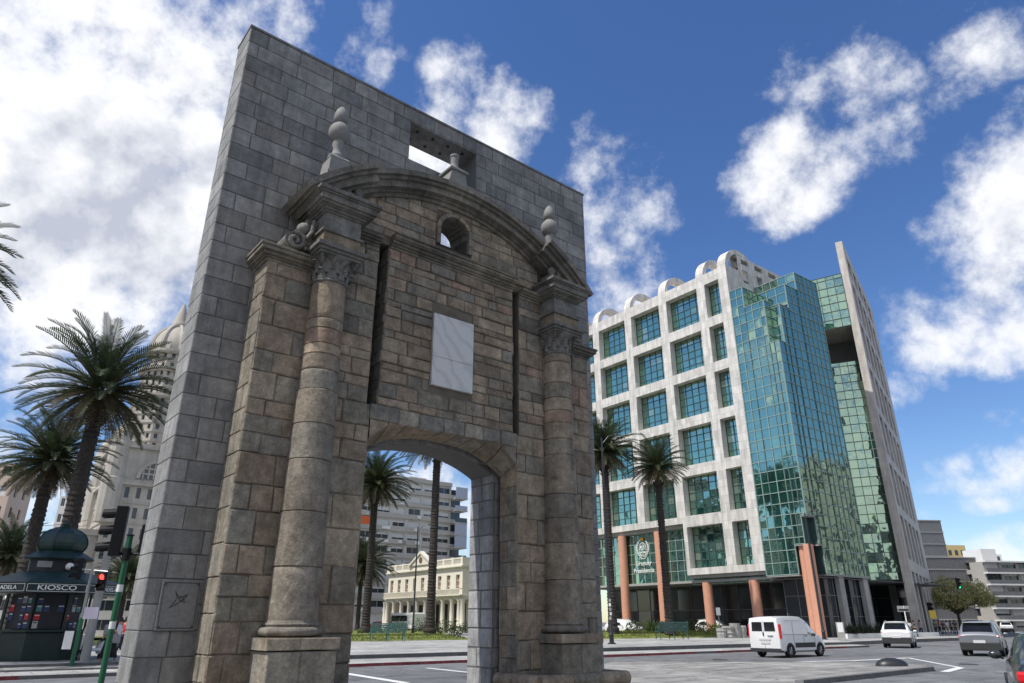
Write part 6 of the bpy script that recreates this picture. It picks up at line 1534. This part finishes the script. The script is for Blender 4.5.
def person(x,y,gz,rz,label,top=(.1,.1,.1),bottom=(.03,.03,.05),h=1.7,stride=.18,skirt=False,group=None,hair=True,armr=.15,bag=None,sub=1):
    t=thing('person',(x,y,gz),rz,label,'person',group); s=h/1.7; st=stride
    V=[(0,0,.92),(0,0,1.12),(0,.01,1.32),(0,.01,1.46),(0,.02,1.56),(0,.0,1.64),
       (-.17,.0,1.40),(-.22,armr*.3,1.15),(-.23,-armr,.93),(-.23,-armr-.06,.84),
       (.17,.0,1.40),(.22,-armr*.3,1.15),(.23,armr,.93),(.23,armr+.02,.84),
       (-.09,0,.86),(-.10,-st*.4,.48),(-.10,-st,.09),(-.10,-st-.13,.03),
       (.09,0,.86),(.10,st*.55-.03,.48),(.10,st,.09),(.10,st-.13,.03)]
    Ed=[(0,1),(1,2),(2,3),(3,4),(4,5),(2,6),(6,7),(7,8),(8,9),(2,10),(10,11),(11,12),(12,13),(0,14),(14,15),(15,16),(16,17),(0,18),(18,19),(19,20),(20,21)]
    Rr=[(.13,.10),(.12,.09),(.14,.10),.055,(.085,.095),(.07,.08),.055,.042,.032,.035,.055,.042,.032,.035,.085,.055,.04,.035,.085,.055,.04,.035]
    V=[(a*s,b*s,c*s) for a,b,c in V]; Rr=[tuple(q*s for q in r) if isinstance(r,tuple) else r*s for r in Rr]
    skin_obj('body',V,Ed,Rr,'skin',t,sub)
    def sel(idx,ed,gr,name,m): 
        mp={k:i for i,k in enumerate(idx)}; skin_obj(name,[V[k] for k in idx],[(mp[a],mp[b]) for a,b in ed],[tuple(q+gr for q in Rr[k]) if isinstance(Rr[k],tuple) else Rr[k]+gr for k in idx],m,t,sub)
    sel([0,1,2,6,7,10,11],[(0,1),(1,2),(2,6),(6,7),(2,10),(10,11)],.018,'shirt',clm(top))
    if skirt:
        q=MB(); q.lathe([(.14*s,1.0*s),(.19*s,.85*s),(.26*s,.45*s),(.31*s,.22*s)],16); q.build('skirt',clm(bottom),t,smooth=True)
    else: sel([0,14,15,16,18,19,20],[(0,14),(14,15),(15,16),(0,18),(18,19),(19,20)],.02,'trousers',clm(bottom))
    if hair:
        q=MB(); q.lathe([(.0,1.735*s),(.06*s,1.72*s),(.092*s,1.66*s),(.098*s,1.58*s),(.085*s,1.50*s)],12,(0,.025*s,0)); q.build('hair','hair',t,smooth=True)
    for sx in (-1,1): q=MB(); q.lathe([(.012*s,-.012),(.0,.012)],6,(sx*.032*s,-.078*s,1.60*s)); q.build('eye','etch',t)
    if bag: q=MB(); q.cbox((.27*s,.05,.85*s),(.12,.28,.3)); q.build('bag',clm(bag),t,bevel=.03)
    return t
p=at(108,655,28.5); person(p.x,p.y,.15,R(-35),'person in a long black dress walking beside the kiosk',(.012,.012,.014),(.012,.012,.014),1.72,.25,True,bag=(.3,.28,.3),sub=2)
p=at(122,648,36); person(p.x,p.y,.15,R(150),'person in red and black walking right behind the green traffic light pole',(.45,.02,.04),(.02,.02,.03),1.68,.25,sub=2)
p=at(117,645,40); person(p.x,p.y,.15,R(170),'person in dark clothes behind the one in red beside the traffic light pole',(.05,.05,.06),(.05,.05,.09),1.66,.2)
PL=[(911,74,(.6,.58,.55),(.08,.08,.1),'person in a pale top, first of the crowd left of the crossing'),(916,75,(.05,.04,.04),(.03,.03,.03),'person in black beside the pale topped one at the crossing'),(922,77,(.35,.35,.37),(.05,.06,.1),'person in grey standing at the foot of the traffic light'),(937,92,(.08,.2,.12),(.05,.05,.05),'person in dark green near the crossing'),(941,90,(.6,.08,.06),(.04,.05,.12),'person in a red top at the crossing'),(945,93,(.1,.1,.12),(.03,.03,.03),'person in charcoal right of the red topped one'),(949,91,(.6,.6,.58),(.3,.27,.2),'person in white under the left side of the street tree'),(953,95,(.12,.16,.3),(.05,.05,.05),'person in blue under the street tree'),(957,92,(.05,.05,.05),(.05,.05,.07),'person in black right of the tree trunk'),(933,96,(.5,.35,.3),(.1,.1,.15),'person in a peach top behind the others at the crossing'),(906,76,(.5,.5,.5),(.2,.2,.25),'person in light grey left of the pale topped one at the crossing')]
for i,(x,D,a,b,lb) in enumerate(PL):
    p=at(x,635,D); person(p.x,p.y,.12,i*1.1,lb,a,b,1.62+.03*(i%5),.15+.03*(i%3),group='pedestrians at the crossing')
# overhead cables at the left
for i,(y0,y1) in enumerate(((517,520),(524,525))):
    a=at(-40,y0,85); b=at(88,y1,110); q=MB(); q.tube([a.lerp(b,k/12)-Vector((0,0,1.0*math.sin(math.pi*k/12))) for k in range(13)],.03,4); tag(q.build('overhead_cable','iron'),['upper thin cable strung across the sky at left','lower thin cable strung across the sky at left'][i],'cable')

# manhole covers and drain grates in the road
for i,(x,y,lb) in enumerate(((9.5,34.6,'round iron manhole cover in the road behind the traffic island'),(18.6,31.0,'round iron manhole cover near the zigzag road marking'))):
    q=MB(); q.lathe([(.36,0),(.36,.012),(.30,.014),(.29,.008),(0,.008)],24,(x,y,0)); tag(q.build('manhole_cover','iron'),lb,'manhole cover')
